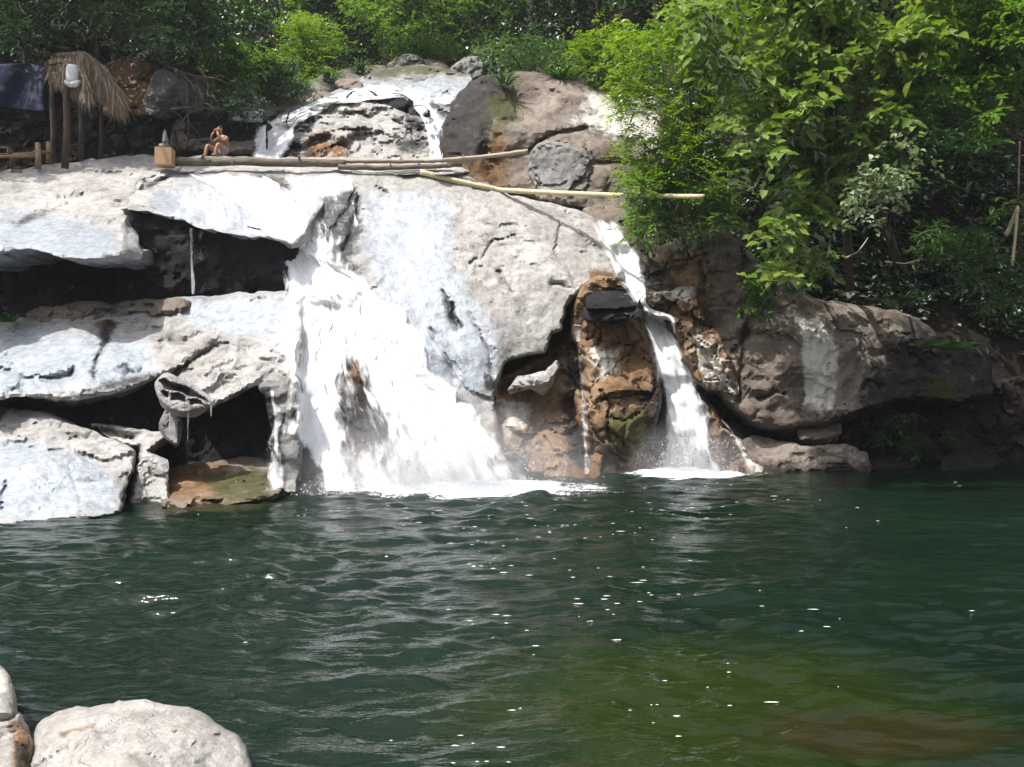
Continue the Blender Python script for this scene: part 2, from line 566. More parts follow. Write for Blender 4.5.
    for k, (dy, sh) in enumerate(((.04, 1.0), (.10, 1.0), (.18, .99), (.28, .98), (.42, .96), (.65, .93), (1.0, .88))):
        base = V[bv].copy()
        new = base.copy()
        new[:, 1] = base[:, 1] + thick * dy
        new[:, 0] = cen[0] + (base[:, 0] - cen[0]) * sh
        new[:, 2] = cen[2] + (base[:, 2] - cen[2]) * sh
        low = base[:, 2] < EYE - .2
        ray = (base - np.array([0, 0, EYE])) * (1 + thick * dy / base[:, 1:2]) + np.array([0, 0, EYE])
        ray[:, 0] = cen[0] * (1 + thick * dy / cen[1]) + (ray[:, 0] - cen[0] * (1 + thick * dy / cen[1])) * (1 - .10 * dy)
        ray[:, 2] -= .10 * thick * dy
        new[low] = ray[low]
        nzv = (base[:, 1] > 10) * fbm(np.c_[base[:, 0] * 1.5, np.full(len(base), thick * dy * 2.2), base[:, 2] * 1.5], 3, seed + 80) * .16 * min(1, dy * 5)
        new[:, 0] += nzv
        new[:, 2] += (base[:, 1] > 10) * fbm(np.c_[base[:, 0] * 1.5, np.full(len(base), thick * dy * 2.2), base[:, 2] * 1.5], 3, seed + 85) * .2 * min(1, dy * 5)
        idx = {i: cnt_v + j for j, i in enumerate(bv)}
        for e in bnd:
            faces.append([e[1], e[0], idx[e[0]], idx[e[1]]] if k == 0 else [prev[e[1]], prev[e[0]], idx[e[0]], idx[e[1]]])
        allV.append(new)
        for ch in at:
            at[ch] = np.r_[at[ch], at[ch][bv]]
        prev = idx
        cnt_v += len(bv)
    cc = allV[-1].mean(0)[None]
    cc[0, 1] = allV[-1][:, 1].mean()
    allV.append(cc)
    for ch in at:
        at[ch] = np.r_[at[ch], 0]
    for e in bnd:
        faces.append([prev[e[1]], prev[e[0]], cnt_v])
    VV = np.concatenate(allV)
    if drape:
        solid(V, tri.tolist())
    o = mesh_obj(name, VV, faces, mat, None, None, True, at)
    o.data.set_sharp_from_angle(angle=math.radians(40))
    return tag(o, label, cat, group, kind)

exec_rocks = True
# upper left ledge: two bare slabs leaning towards the pool
rock('rock_ledge', 'broad pale bare slab below the thatched shelter, its lip overhanging a black recess', 'rock',
     [(-80,172),(0,170),(40,165),(90,159),(150,156),(178,160),(188,166),(172,172),(142,178),(135,194),(126,224),(122,254),(92,259),(62,257),(34,250),(0,252),(-80,262)],
     [(-80,170,23.2),(150,158,25.6),(60,166,24.4),(0,250,18.8),(120,250,19.2),(60,205,21.5),(-70,256,18.5),(130,200,22)],
     M['pale'], rpx=10, rdep=.35, amp=.16, thick=3.4, seed=2,
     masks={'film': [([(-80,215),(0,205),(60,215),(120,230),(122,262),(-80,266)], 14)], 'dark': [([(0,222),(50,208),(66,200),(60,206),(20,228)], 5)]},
     cracks=[([(0,228),(40,212),(70,204)], 3, .10), ([(60,222),(95,214)], 2, .06)])
rock('rock_ledge', 'pale wet slab under the logs, spilling thin threads of water over its lip', 'rock',
     [(140,181),(182,168),(250,167),(300,172),(330,180),(322,205),(304,236),(291,246),(278,240),(240,237),(206,229),(182,220),(150,211),(128,209)],
     [(182,168,25),(300,172,25),(150,207,21.2),(240,236,20.3),(290,245,20.3),(220,200,22.6)],
     M['pale'], rpx=8, rdep=.25, amp=.13, thick=3.0, seed=3,
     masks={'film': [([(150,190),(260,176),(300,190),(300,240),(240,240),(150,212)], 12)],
            'dark': [([(140,181),(176,174),(150,190)], 5), ([(250,172),(285,176),(300,200),(280,200)], 8)]},
     pits=[([(141,182),(178,174),(150,191),(141,192)], .35, 2)])
rock('rock_wall', 'wet rock face under the dripping slab, painted black for its shade', 'rock',
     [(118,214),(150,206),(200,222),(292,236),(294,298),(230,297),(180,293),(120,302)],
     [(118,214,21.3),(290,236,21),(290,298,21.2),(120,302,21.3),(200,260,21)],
     M['darkrock'], rpx=6, rdep=.2, amp=.25, scale=1.2, thick=3, seed=4, block=.06, drape=False)  # the unlit face gets its shade from the near-black colour
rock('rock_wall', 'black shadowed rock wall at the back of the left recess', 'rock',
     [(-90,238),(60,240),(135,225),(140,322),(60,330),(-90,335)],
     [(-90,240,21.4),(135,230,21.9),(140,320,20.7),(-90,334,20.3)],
     M['darkrock'], rpx=6, amp=.3, scale=1.1, thick=3, seed=5, block=.06, drape=False)  # recess shade put into the wall's colour
rock('rock_rubble', 'low brown boulder at the foot of the left recess', 'rock',
     [(24,318),(40,306),(62,303),(85,302),(110,304),(150,299),(190,300),(180,312),(120,316),(60,324)],
     [(24,318,20),(60,304,20.4),(180,302,20.5),(120,316,20)],
     M['umber'], rpx=8, rdep=.4, amp=.2, thick=1.4, seed=6, block=.15)
rock('rock_slab', 'wide pale slab split by dark cracks, left of the main waterfall', 'rock',
     [(-80,324),(0,318),(60,312),(120,306),(170,298),(230,294),(296,294),(302,340),(292,386),(264,383),(236,394),(212,404),(192,393),(178,378),(160,374),(148,381),(120,392),(70,401),(30,397),(-80,402)],
     [(-80,322,20.3),(0,318,20.4),(120,306,20.6),(230,294,20.8),(296,294,20.6),(0,400,16.7),(-80,402,16.6),(100,396,16.9),(212,403,17.3),(290,385,17.8),(100,350,18.6),(240,340,19.0)],
     M['pale'], rpx=9, rdep=.35, amp=.15, thick=3.4, seed=7,
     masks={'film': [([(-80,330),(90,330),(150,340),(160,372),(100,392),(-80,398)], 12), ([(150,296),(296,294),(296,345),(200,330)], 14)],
            'dark': [([(105,318),(118,320),(100,360),(93,378),(92,362)], 5), ([(60,402),(125,388),(152,378),(150,374),(110,380)], 6), ([(100,305),(180,300),(160,312),(100,314)], 6)],  # second dark patch paints the shadow under the slab
            'rust': [([(95,320),(120,318),(108,345),(95,350)], 8)]},
     cracks=[([(22,377),(50,378),(70,375),(78,367)], 2.6, .28), ([(93,378),(97,360),(110,335)], 2, .14), ([(170,376),(194,361),(212,348),(228,344)], 3.6, .42),
             ([(-30,330),(0,345),(12,362),(22,378),(22,398)], 1.8, .16), ([(0,371),(10,371)], 2.5, .25), ([(128,374),(140,370)], 4, .3), ([(165,335),(160,360)], 1.5, .08)])
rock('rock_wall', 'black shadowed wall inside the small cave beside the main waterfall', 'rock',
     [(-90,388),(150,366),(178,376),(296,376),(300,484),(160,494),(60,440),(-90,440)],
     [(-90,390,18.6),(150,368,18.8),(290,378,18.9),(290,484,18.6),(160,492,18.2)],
     M['darkrock'], rpx=5, amp=.2, thick=2, seed=8, drape=False)  # cave shade put into the wall's colour
rock('rock_lip', 'thin curled rock lip with slit openings over the small cave', 'rock',
     [(155,384),(160,376),(168,372),(178,377),(190,386),(203,395),(213,403),(197,410),(181,412),(168,408),(158,398)],
     [(155,384,16.8),(213,403,17.0),(178,376,17.1),(181,412,16.7)],
     M['pale'], step=1.4, rpx=4, rdep=.12, amp=.03, jit=.8, thick=.35, seed=9, drape=False, facet=.03, fscale=3, rk=.6, terr=.06, tscale=3,
     pits=[([(159,381),(166,380),(182,386),(196,393),(209,402),(190,396),(174,391),(164,389)], .3, 1.2),
           ([(160,391),(168,392),(168,398),(163,396)], .3, 1), ([(172,393),(186,397),(185,402),(172,400)], .3, 1), ([(189,398),(200,401),(205,405),(189,404)], .3, 1)],
     masks={'dark': [([(161,382),(182,386),(205,400),(176,391)], 2)]})  # dark mask paints shade into the upper slit
rock('rock_pillar', 'short grey rock pillar standing under the curled lip', 'rock',
     [(166,408),(178,410),(180,425),(178,445),(168,440),(160,425)],
     [(166,408,17.4),(178,410,17.4),(168,445,17.2)], M['grey'], step=2, rpx=5, rdep=.25, amp=.08, jit=1, thick=.7, seed=10, drape=False)
rock('rock_pillar', 'grey rock pillar between the small cave and the white water', 'rock',
     [(258,386),(270,383),(298,382),(300,490),(280,489),(275,462),(271,430),(266,404)],
     [(258,386,17.9),(296,384,17.9),(300,490,17.4),(280,488,17.4)], M['grey'], rpx=6, rdep=.3, amp=.12, thick=1.3, seed=11,
     masks={'dark': [([(258,386),(272,386),(282,440),(284,489),(270,489)], 4)]})
rock('rock_slab', 'low olive brown rock at the waterline inside the small cave', 'rock',
     [(163,466),(178,461),(205,459),(240,456),(262,458),(278,468),(282,490),(262,500),(215,505),(164,506)],
     [(163,466,18.3),(240,456,18.4),(280,470,18.2),(164,505,15.9),(270,500,16.2)], M['umber'], rpx=8, rdep=.3, amp=.1, thick=1.2, seed=12,
     masks={'moss': [([(205,476),(250,464),(276,476),(270,500),(215,504)], 9)], 'rust': [([(164,466),(230,460),(220,500),(164,504)], 14)]})
rock('rock_slab', 'smooth pale blue slab sliding into the pool at the far left', 'rock',
     [(-90,404),(0,407),(48,412),(74,424),(98,433),(120,440),(136,452),(132,470),(126,490),(121,512),(90,520),(40,524),(0,528),(-90,536)],
     [(-90,404,17.6),(0,408,17.6),(98,433,17.1),(134,455,16.5),(0,530,13.9),(-90,536,13.6),(121,514,14.9),(60,465,15.6)],
     M['pale'], rpx=9, rdep=.35, amp=.15, thick=2.8, seed=13,
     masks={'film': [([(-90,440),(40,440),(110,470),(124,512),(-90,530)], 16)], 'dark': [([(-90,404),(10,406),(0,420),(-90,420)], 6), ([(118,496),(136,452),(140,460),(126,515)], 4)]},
     cracks=[([(0,432),(30,440),(40,437)], 2, .12), ([(40,446),(70,470),(80,500)], 2, .05), ([(-20,460),(4,480),(2,510)], 2.5, .15)])
rock('rock_slab', 'small pale slab with a dark split, at the waterline under the curled lip', 'rock',
     [(92,424),(128,426),(150,431),(176,431),(162,441),(150,450),(166,462),(168,502),(150,505),(130,506),(134,478),(140,452),(118,440)],
     [(92,424,17.5),(176,431,17.3),(150,450,16.7),(168,502,16.1),(130,506,16.0),(140,452,16.8)],
     M['pale'], step=2.2, rpx=6, rdep=.3, amp=.1, thick=1.6, seed=14,
     masks={'dark': [([(94,424),(128,428),(148,434),(124,436),(98,430)], 3)]},
     cracks=[([(96,428),(118,436),(134,437)], 2.5, .25), ([(128,452),(137,449),(132,462),(130,478)], 3, .3)])

# the great central dome that both falls run over
rock('rock_dome', 'great pale domed rock face between the two waterfalls', 'rock',
     [(266,177),(300,172),(365,170),(440,168),(480,180),(510,194),(560,206),(592,216),(606,240),(622,272),(612,283),(594,289),(579,293),(568,306),(561,328),(551,333),(546,351),(524,357),(508,363),(497,386),(494,402),(500,440),(508,500),(330,504),(270,498),(276,430),(288,380),(291,290),(287,250),(274,210)],
     [(300,172,25),(266,177,25),(365,170,25.2),(440,168,25.5),(510,194,25.1),(560,206,24.7),(600,225,24.2),(300,250,21.3),(330,300,20.6),(440,240,22.9),(440,300,21.2),(540,300,21.5),(540,250,22.9),(606,280,22.4),(285,380,18.6),(350,400,19.2),(430,400,19.9),(495,395,20.5),(540,358,21.1),(275,498,17.0),(400,500,17.6),(505,500,18.6),(350,460,18.2)],
     M['pale'], step=2.4, rpx=8, rdep=.4, amp=.15, scale=.6, thick=3.0, seed=15, facet=.14, fscale=.7, terr=.22, tscale=.5,
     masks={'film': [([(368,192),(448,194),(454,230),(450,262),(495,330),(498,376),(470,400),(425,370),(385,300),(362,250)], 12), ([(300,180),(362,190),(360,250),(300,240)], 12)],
            'dark': [([(252,172),(280,176),(300,205),(292,212),(270,195)], 5), ([(316,196),(360,186),(364,230),(350,262),(330,262),(318,235)], 8),
                     ([(338,385),(365,380),(396,418),(388,452),(350,452),(336,410)], 9), ([(276,438),(300,436),(322,470),(322,500),(274,498)], 6), ([(440,294),(452,304),(462,330),(446,322)], 4),
                     ([(486,372),(494,376),(494,394),(486,390)], 3)],
            'rust': [([(590,270),(622,268),(608,290),(586,292)], 6), ([(338,360),(360,340),(398,420),(380,456),(340,450)], 9), ([(455,450),(500,420),(508,500),(470,490)], 10)]},
     cracks=[([(470,262),(483,258),(492,243),(502,238),(514,237)], 2.2, .2), ([(498,272),(506,286),(510,292)], 3, .28), ([(552,284),(562,285),(572,288)], 3, .28),
             ([(470,310),(478,330),(490,355),(492,374)], 1.6, .13), ([(560,222),(556,250),(572,278),(580,290)], 2, .13), ([(500,268),(525,262),(545,270)], 1.4, .07),
             ([(374,188),(388,191)], 3.5, .25), ([(442,292),(450,304),(458,330)], 3.5, .22), ([(360,195),(352,230),(338,258)], 4, .3), ([(330,230),(345,215),(356,190)], 3, .2),
             ([(276,180),(286,200),(300,226),(318,248)], 3, .2), ([(320,205),(326,232),(322,255)], 2.5, .18), ([(540,212),(585,222)], 1.5, .06), ([(430,330),(446,356),(454,380)], 2.5, .15)])
rock('rock_wall', 'rust brown undercut rock below the jagged dark edge of the dome', 'rock',
     [(492,386),(514,370),(545,356),(566,338),(584,318),(596,330),(598,482),(500,490),(496,440)],
     [(495,390,21.0),(580,325,22.3),(545,360,21.7),(500,488,19.2),(596,480,20.3),(545,420,20.9)],
     M['brown'], step=2.6, rpx=7, rdep=.4, amp=.22, scale=1.1, thick=2.5, seed=16, block=.22,
     masks={'dark': [([(570,330),(592,330),(588,470),(570,470),(560,400)], 8), ([(492,386),(540,362),(584,320),(584,342),(540,376),(498,396)], 4)], 'pale': [([(500,400),(530,405),(525,430),(505,440)], 8)]},  # second dark band paints undercut shade below the dome edge
     cracks=[([(530,440),(545,425),(570,420)], 2.5, .2), ([(515,395),(522,430),(528,470)], 2.5, .15)])
rock('rock_block', 'pale rock wedge hanging in the jagged crack of the dome', 'rock',
     [(508,388),(524,376),(546,372),(556,360),(560,368),(548,384),(528,388),(510,394)],
     [(508,390,20.7),(558,362,21.2),(546,386,20.9)], M['pale'], step=1.8, rpx=4, rdep=.25, amp=.06, jit=1.2, thick=.8, seed=17, drape=False)
rock('rock_buttress', 'rugged brown rock buttress splitting the right waterfall from the dome', 'rock',
     [(580,318),(590,312),(612,316),(634,318),(642,326),(652,345),(659,375),(662,400),(658,425),(655,450),(660,476),(600,482),(586,478),(584,450),(578,425),(573,385),(576,350)],
     [(584,316,21.5),(636,320,21.5),(620,350,21.1),(650,360,21.0),(620,385,20.7),(575,385,21.4),(586,478,20.6),(660,476,20.9),(620,430,20.5),(610,475,20.2)],
     M['brown'], step=2.2, rpx=11, rdep=.7, amp=.26, scale=1.3, thick=2.6, seed=18, block=.34, bscale=1.1,
     masks={'rust': [([(600,325),(640,330),(650,370),(610,400),(585,370)], 12)], 'moss': [([(608,412),(640,412),(648,450),(620,462),(600,440)], 10)],
            'dark': [([(638,392),(662,385),(662,470),(648,470)], 7), ([(585,470),(600,430),(628,470),(600,482)], 8)],  # first dark patch paints the overhang's shadow on the right
            'pale': [([(588,348),(616,350),(620,372),(598,378)], 7)]},
     cracks=[([(578,360),(584,400),(594,432),(612,452),(626,462)], 3, .35), ([(600,390),(610,405),(606,430)], 2.5, .25), ([(598,345),(602,330)], 2.5, .25), ([(600,400),(625,392),(645,395)], 2.5, .2)])
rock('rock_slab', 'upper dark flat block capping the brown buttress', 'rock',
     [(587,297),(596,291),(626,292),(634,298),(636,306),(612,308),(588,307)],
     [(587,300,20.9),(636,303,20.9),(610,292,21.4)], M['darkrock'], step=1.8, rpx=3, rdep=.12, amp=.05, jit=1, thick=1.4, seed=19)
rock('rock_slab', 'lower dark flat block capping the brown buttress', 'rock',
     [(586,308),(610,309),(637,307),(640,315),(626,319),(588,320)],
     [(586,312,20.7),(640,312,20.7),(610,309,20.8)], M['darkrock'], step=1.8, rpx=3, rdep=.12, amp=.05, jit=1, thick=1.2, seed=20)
rock('rock_block', 'tan broken rock just above the dark blocks of the buttress', 'rock',
     [(578,296),(584,284),(598,276),(614,278),(626,286),(628,293),(598,296),(588,304),(590,330),(580,345),(570,338),(574,312)],
     [(578,296,21.7),(626,288,21.8),(575,340,21.5),(600,282,21.9)], M['brown'], step=2, rpx=6, rdep=.35, amp=.15, jit=1.6, thick=1.5, seed=21, block=.15,
     masks={'pale': [([(572,330),(590,300),(592,330),(580,345)], 5)]})
rock('rock_chute', 'dark wet rock chute behind the right waterfall', 'rock',
     [(584,208),(640,212),(664,258),(676,300),(696,340),(708,400),(716,486),(648,486),(646,420),(640,335),(618,278)],
     [(584,210,25),(640,212,25.2),(620,260,23.6),(650,300,22.5),(660,340,21.9),(690,340,22.2),(690,400,21.6),(650,400,21.6),(680,485,21.2)],
     M['umber'], rpx=8, rdep=.3, amp=.18, scale=1.2, thick=2.2, seed=22, block=.15,
     masks={'dark': [([(632,225),(660,255),(670,300),(645,300)], 8), ([(648,380),(710,385),(716,486),(648,486)], 10)]})
rock('rock_outcrop', 'broken orange brown rocks on the right edge of the right waterfall', 'rock',
     [(641,300),(654,291),(672,291),(690,284),(699,297),(704,318),(716,330),(728,350),(736,372),(738,394),(724,394),(702,387),(689,366),(676,337),(668,319),(646,315)],
     [(641,305,21.6),(690,286,22.3),(672,318,21.5),(700,350,21.2),(736,390,21.4),(700,385,20.9)],
     M['brown'], step=2.2, rpx=7, rdep=.5, amp=.28, scale=1.7, thick=2, seed=23, block=.42, bscale=2.0,
     masks={'pale': [([(650,290),(700,285),(690,300),(655,300)], 7), ([(690,330),(720,345),(736,392),(705,388)], 14)]})
rock('rock_outcrop', 'sloping brown ridge at the waterline right of the right waterfall', 'rock',
     [(696,400),(714,410),(724,428),(736,436),(750,456),(772,474),(768,482),(700,484)],
     [(696,400,21.3),(724,425,21.1),(772,478,20.6),(700,482,20.5)], M['brown'], step=2.2, rpx=6, rdep=.4, amp=.2, scale=1.4, thick=1.5, seed=24, block=.2,
     masks={'pale': [([(722,426),(736,434),(766,474),(752,474)], 4)], 'dark': [([(696,400),(712,410),(712,484),(696,484)], 6)]})
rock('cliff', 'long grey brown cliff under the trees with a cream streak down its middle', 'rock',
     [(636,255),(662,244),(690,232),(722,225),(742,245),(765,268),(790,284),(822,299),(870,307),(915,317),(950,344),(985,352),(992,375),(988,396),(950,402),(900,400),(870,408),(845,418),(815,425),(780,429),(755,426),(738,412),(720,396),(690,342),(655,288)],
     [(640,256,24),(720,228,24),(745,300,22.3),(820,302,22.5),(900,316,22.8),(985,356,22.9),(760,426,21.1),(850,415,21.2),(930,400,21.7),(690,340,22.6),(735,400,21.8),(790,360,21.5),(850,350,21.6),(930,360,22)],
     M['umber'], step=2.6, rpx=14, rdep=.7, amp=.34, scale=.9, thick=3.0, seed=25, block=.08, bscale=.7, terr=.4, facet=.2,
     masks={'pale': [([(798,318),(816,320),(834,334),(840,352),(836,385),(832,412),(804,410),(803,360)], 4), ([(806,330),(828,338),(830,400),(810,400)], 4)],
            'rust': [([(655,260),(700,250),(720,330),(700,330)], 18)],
            'dark': [([(900,318),(1010,330),(1010,410),(830,428),(870,370)], 22)], 'moss': [([(925,372),(955,376),(960,404),(925,404)], 12)]},  # dark patch paints the shade over the right end
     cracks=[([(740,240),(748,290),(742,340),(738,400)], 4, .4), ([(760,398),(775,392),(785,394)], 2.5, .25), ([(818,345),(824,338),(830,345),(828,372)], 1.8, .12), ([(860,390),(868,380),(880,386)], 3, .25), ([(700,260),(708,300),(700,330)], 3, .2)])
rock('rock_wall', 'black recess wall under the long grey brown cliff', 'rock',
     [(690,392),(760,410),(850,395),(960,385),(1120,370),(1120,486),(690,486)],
     [(690,392,23.2),(1120,372,23.8),(1120,485,22.6),(690,485,22.2)], M['soil'], rpx=6, amp=.3, thick=1.5, seed=26, block=.3, drape=False)  # near-black colour paints the shade below the cliff
for k, (ol, Y, lab) in enumerate((
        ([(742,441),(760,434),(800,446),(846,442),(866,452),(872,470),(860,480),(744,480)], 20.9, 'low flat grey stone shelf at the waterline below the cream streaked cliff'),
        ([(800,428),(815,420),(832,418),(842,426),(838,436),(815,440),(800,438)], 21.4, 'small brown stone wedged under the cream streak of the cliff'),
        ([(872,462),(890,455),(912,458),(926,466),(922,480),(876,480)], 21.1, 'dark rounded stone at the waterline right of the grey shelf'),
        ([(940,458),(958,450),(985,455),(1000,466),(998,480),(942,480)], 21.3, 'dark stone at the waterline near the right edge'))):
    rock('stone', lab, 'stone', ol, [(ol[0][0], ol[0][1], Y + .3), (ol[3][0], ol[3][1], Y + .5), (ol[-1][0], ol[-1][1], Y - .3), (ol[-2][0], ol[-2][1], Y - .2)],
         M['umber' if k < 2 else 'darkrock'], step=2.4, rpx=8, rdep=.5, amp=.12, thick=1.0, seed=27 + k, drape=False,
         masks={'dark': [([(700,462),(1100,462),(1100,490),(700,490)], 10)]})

# rocks above the ledge, upstream
rock('boulder', 'huge brown and grey boulder behind the bamboo pole, darker on its left flank', 'rock',
     [(440,152),(446,122),(458,92),(480,76),(520,72),(560,76),(600,90),(640,92),(664,110),(664,205),(610,212),(560,206),(515,196),(470,184),(446,170)],
     [(442,152,26.0),(470,90,27.2),(540,76,28.0),(640,95,28.6),(560,150,25.7),(620,195,25.3),(500,185,25.5),(480,140,25.6),(620,130,26.6)],
     M['umber'], step=2.8, rpx=18, rdep=1.1, amp=.24, scale=.75, thick=4, seed=31, block=.04, terr=.3, facet=.14,
     masks={'dark': [([(436,168),(440,110),(462,66),(514,66),(508,100),(492,128),(486,160),(466,166)], 6)],  # near-black patch over the left flank
            'rust': [([(444,172),(448,140),(470,158),(500,120),(512,150),(505,190),(460,182)], 9)],
            'moss': [([(482,100),(520,82),(520,120),(496,130)], 10)],
            'pale': [([(590,92),(650,92),(664,160),(600,130),(570,124)], 12)]},
     cracks=[([(530,150),(545,138),(565,130),(585,128)], 3, .3), ([(585,150),(592,170),(585,192)], 2.5, .2), ([(595,165),(620,160),(640,170)], 2.5, .2)])
rock('boulder', 'bluish grey boulder leaning on the huge brown boulder, just over the bamboo pole', 'rock',
     [(528,168),(534,148),(548,138),(565,142),(584,150),(590,172),(586,192),(560,195),(538,190)],
     [(528,168,25.3),(548,140,25.7),(588,170,25.3),(545,192,25.0)], M['grey'], step=2.2, rpx=9, rdep=.5, amp=.2, thick=1.4, seed=32, terr=.12, facet=.3, drape=False)
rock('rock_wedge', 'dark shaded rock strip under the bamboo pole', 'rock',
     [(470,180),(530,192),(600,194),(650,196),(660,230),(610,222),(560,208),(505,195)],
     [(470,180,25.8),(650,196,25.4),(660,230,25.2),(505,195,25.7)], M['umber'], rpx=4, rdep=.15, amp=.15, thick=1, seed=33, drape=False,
     masks={'dark': [([(470,178),(660,190),(660,232),(470,200)], 6)]})  # dark mask paints the shaded gap under the pole
rock('boulder', 'rugged brownish rock in the stream between the two upper cascades', 'rock',
     [(281,162),(286,140),(296,120),(312,106),(340,100),(372,102),(404,112),(428,118),(441,138),(446,162),(380,166)],
     [(281,162,27.2),(300,116,28.6),(340,100,29.4),(404,112,29.2),(440,140,28.0),(360,160,26.6),(360,125,28.0)],
     M['pale'], step=2.2, rpx=9, rdep=.6, amp=.3, scale=1.1, thick=2.5, seed=34, block=.3, terr=.7,
     masks={'dark': [([(281,162),(286,130),(316,100),(330,106),(306,130),(300,162)], 6), ([(330,94),(352,92),(352,106),(332,106)], 4), ([(400,110),(426,118),(424,140),(405,128)], 7), ([(395,140),(425,135),(430,150),(400,154)], 6)],
                        'rust': [([(304,136),(330,128),(345,156),(306,160)], 9), ([(330,140),(345,136),(350,160),(332,160)], 6)]},
     cracks=[([(345,112),(370,116),(385,116)], 3, .3), ([(332,134),(336,158)], 3, .2), ([(395,120),(410,132),(420,148)], 3, .25), ([(372,130),(374,158)], 2, .12)])
rock('streambed', 'stepped pale rock bed of the stream above the logs', 'rock',
     [(246,165),(256,128),(290,106),(336,90),(352,80),(372,72),(400,66),(440,66),(470,76),(472,110),(462,160),(440,168)],
     [(246,165,28),(300,106,30.3),(352,82,33),(400,68,35.5),(460,72,35),(462,158,27.6),(440,110,30.5),(350,120,29.8),(380,165,27.6)],
     M['pale'], step=2.4, rpx=6, rdep=.3, amp=.35, scale=.9, thick=3, seed=35, block=.35, bscale=.9,
     masks={'dark': [([(345,92),(380,90),(384,106),(348,104)], 5), ([(425,95),(462,100),(460,120),(435,116)], 6), ([(280,120),(300,106),(320,98),(300,130),(285,150)], 6)],
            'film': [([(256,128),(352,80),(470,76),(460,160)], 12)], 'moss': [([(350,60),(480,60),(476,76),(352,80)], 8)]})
for k, (ol, Y, mt, lab) in enumerate((
        ([(384,80),(386,66),(396,57),(412,54),(424,60),(420,72),(408,80),(394,84)], 36.0, 'grey', 'grey boulder at the head of the stream'),
        ([(404,74),(414,62),(430,58),(446,62),(438,72),(420,80)], 36.6, 'pale', 'pale flat rock behind the grey boulder at the head of the stream'),
        ([(426,80),(428,66),(440,62),(450,68),(448,82),(436,84)], 35.4, 'umber', 'brown block in the stream beside the pale flat rock'),
        ([(442,80),(452,66),(468,56),(484,58),(484,74),(470,82),(452,84)], 35.0, 'grey', 'grey boulder in the stream against the huge brown boulder'),
        ([(438,56),(448,46),(462,50),(466,60),(450,62)], 39.0, 'pale', 'small pale boulder high among the plants above the stream'))):
    rock('boulder', lab, 'rock', ol, [(ol[0][0], ol[0][1], Y), (ol[2][0], ol[2][1], Y + .8), (ol[4][0], ol[4][1], Y + .7), (ol[-1][0], ol[-1][1], Y - .2)],
         M[mt], step=1.8, rpx=6, rdep=.8, amp=.25, jit=1.5, thick=2.2, seed=40 + k, block=.2)
rock('rock_ledge', 'flat pale ledge behind the logs where the person sits', 'rock',
     [(164,170),(180,158),(215,156),(260,157),(330,157),(400,158),(455,156),(470,172),(380,174),(250,174)],
     [(164,170,25.0),(180,158,26.4),(215,156.5,26.6),(330,157,26.8),(455,157,26.6),(470,172,25.3),(250,174,24.9)],
     M['pale'], step=2.4, rpx=4, rdep=.1, amp=.08, facet=.05, jit=1.5, thick=1.6, seed=36)
for k, (cx, cy, w, h, Yb, mt, lab) in enumerate((
        (362, 99, 18, 11, 30.0, 'darkrock', 'black wet stone at the top of the rugged stream rock'), (392, 101, 17, 9, 30.0, 'darkrock', 'black wet stone right of the first one above the rugged rock'),
        (418, 112, 11, 8, 29.3, 'darkrock', 'small black stone in the right arm of the upper cascade'), (448, 104, 13, 9, 31.0, 'grey', 'grey stone in the right arm of the upper cascade by the huge boulder'),
        (452, 128, 10, 8, 29.0, 'darkrock', 'dark stone low in the right arm of the upper cascade'), (300, 122, 12, 18, 28.6, 'darkrock', 'black wet rock on the left flank of the rugged rock'),
        (350, 84, 15, 7, 32.5, 'umber', 'brown stone where the gravel bank meets the left cascade'), (418, 80, 18, 7, 34.2, 'grey', 'grey flat stone in the white water at the head of the stream'),
        (322, 97, 13, 6, 30.8, 'umber', 'small brown stone beside the left arm of the upper cascade'), (432, 146, 10, 9, 28.0, 'umber', 'brown stone at the foot of the right arm of the upper cascade'))):
    pts_ = [(cx + w * math.cos(a) * (1 + .18 * math.sin(3 * a + k)), cy + h * math.sin(a) * (1 + .15 * math.cos(2 * a + k))) for a in [i * math.pi / 4 for i in range(8)]]
    rock('stone', lab, 'stone', pts_, [(cx - w, cy, Yb), (cx + w, cy, Yb), (cx, cy - h, Yb + .5), (cx, cy + h, Yb - .35)], M[mt], step=1.7, rpx=8, rdep=.5, amp=.16, jit=2, thick=1.2, seed=140 + k, block=.15, terr=.3, group='stones in the upper cascade')
rock('stream_bank', 'sloping gravel bank with dry litter left of the upper cascade', 'bank',
     [(172,148),(180,98),(196,74),(222,78),(262,86),(300,84),(340,70),(384,66),(376,76),(346,88),(300,104),(262,122),(252,150)],
     [(172,148,27.6),(190,80,30),(262,88,31),(340,72,35),(384,68,36),(252,148,27.8),(270,116,29.6)],
     M['gravel'], step=2.6, rpx=7, rdep=.4, amp=.28, scale=1.0, thick=2.5, seed=46)
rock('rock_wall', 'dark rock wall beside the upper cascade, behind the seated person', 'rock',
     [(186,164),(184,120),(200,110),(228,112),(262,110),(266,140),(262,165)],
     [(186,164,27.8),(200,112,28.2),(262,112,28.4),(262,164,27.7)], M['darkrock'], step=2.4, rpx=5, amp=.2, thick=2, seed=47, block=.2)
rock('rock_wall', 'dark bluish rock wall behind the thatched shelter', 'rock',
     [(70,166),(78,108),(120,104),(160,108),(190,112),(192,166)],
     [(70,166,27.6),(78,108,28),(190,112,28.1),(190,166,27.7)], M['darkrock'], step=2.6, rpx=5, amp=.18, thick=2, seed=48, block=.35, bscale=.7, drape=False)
rock('earth_bank', 'ochre brown earth bank behind the thatched shelter', 'bank',
     [(96,112),(100,70),(116,60),(140,60),(152,66),(150,90),(144,112)],
     [(96,112,28),(116,62,29.6),(150,66,29.6),(144,112,28)], M['brown'], step=2.4, rpx=5, rdep=.3, amp=.12, thick=1.6, seed=49, drape=False)
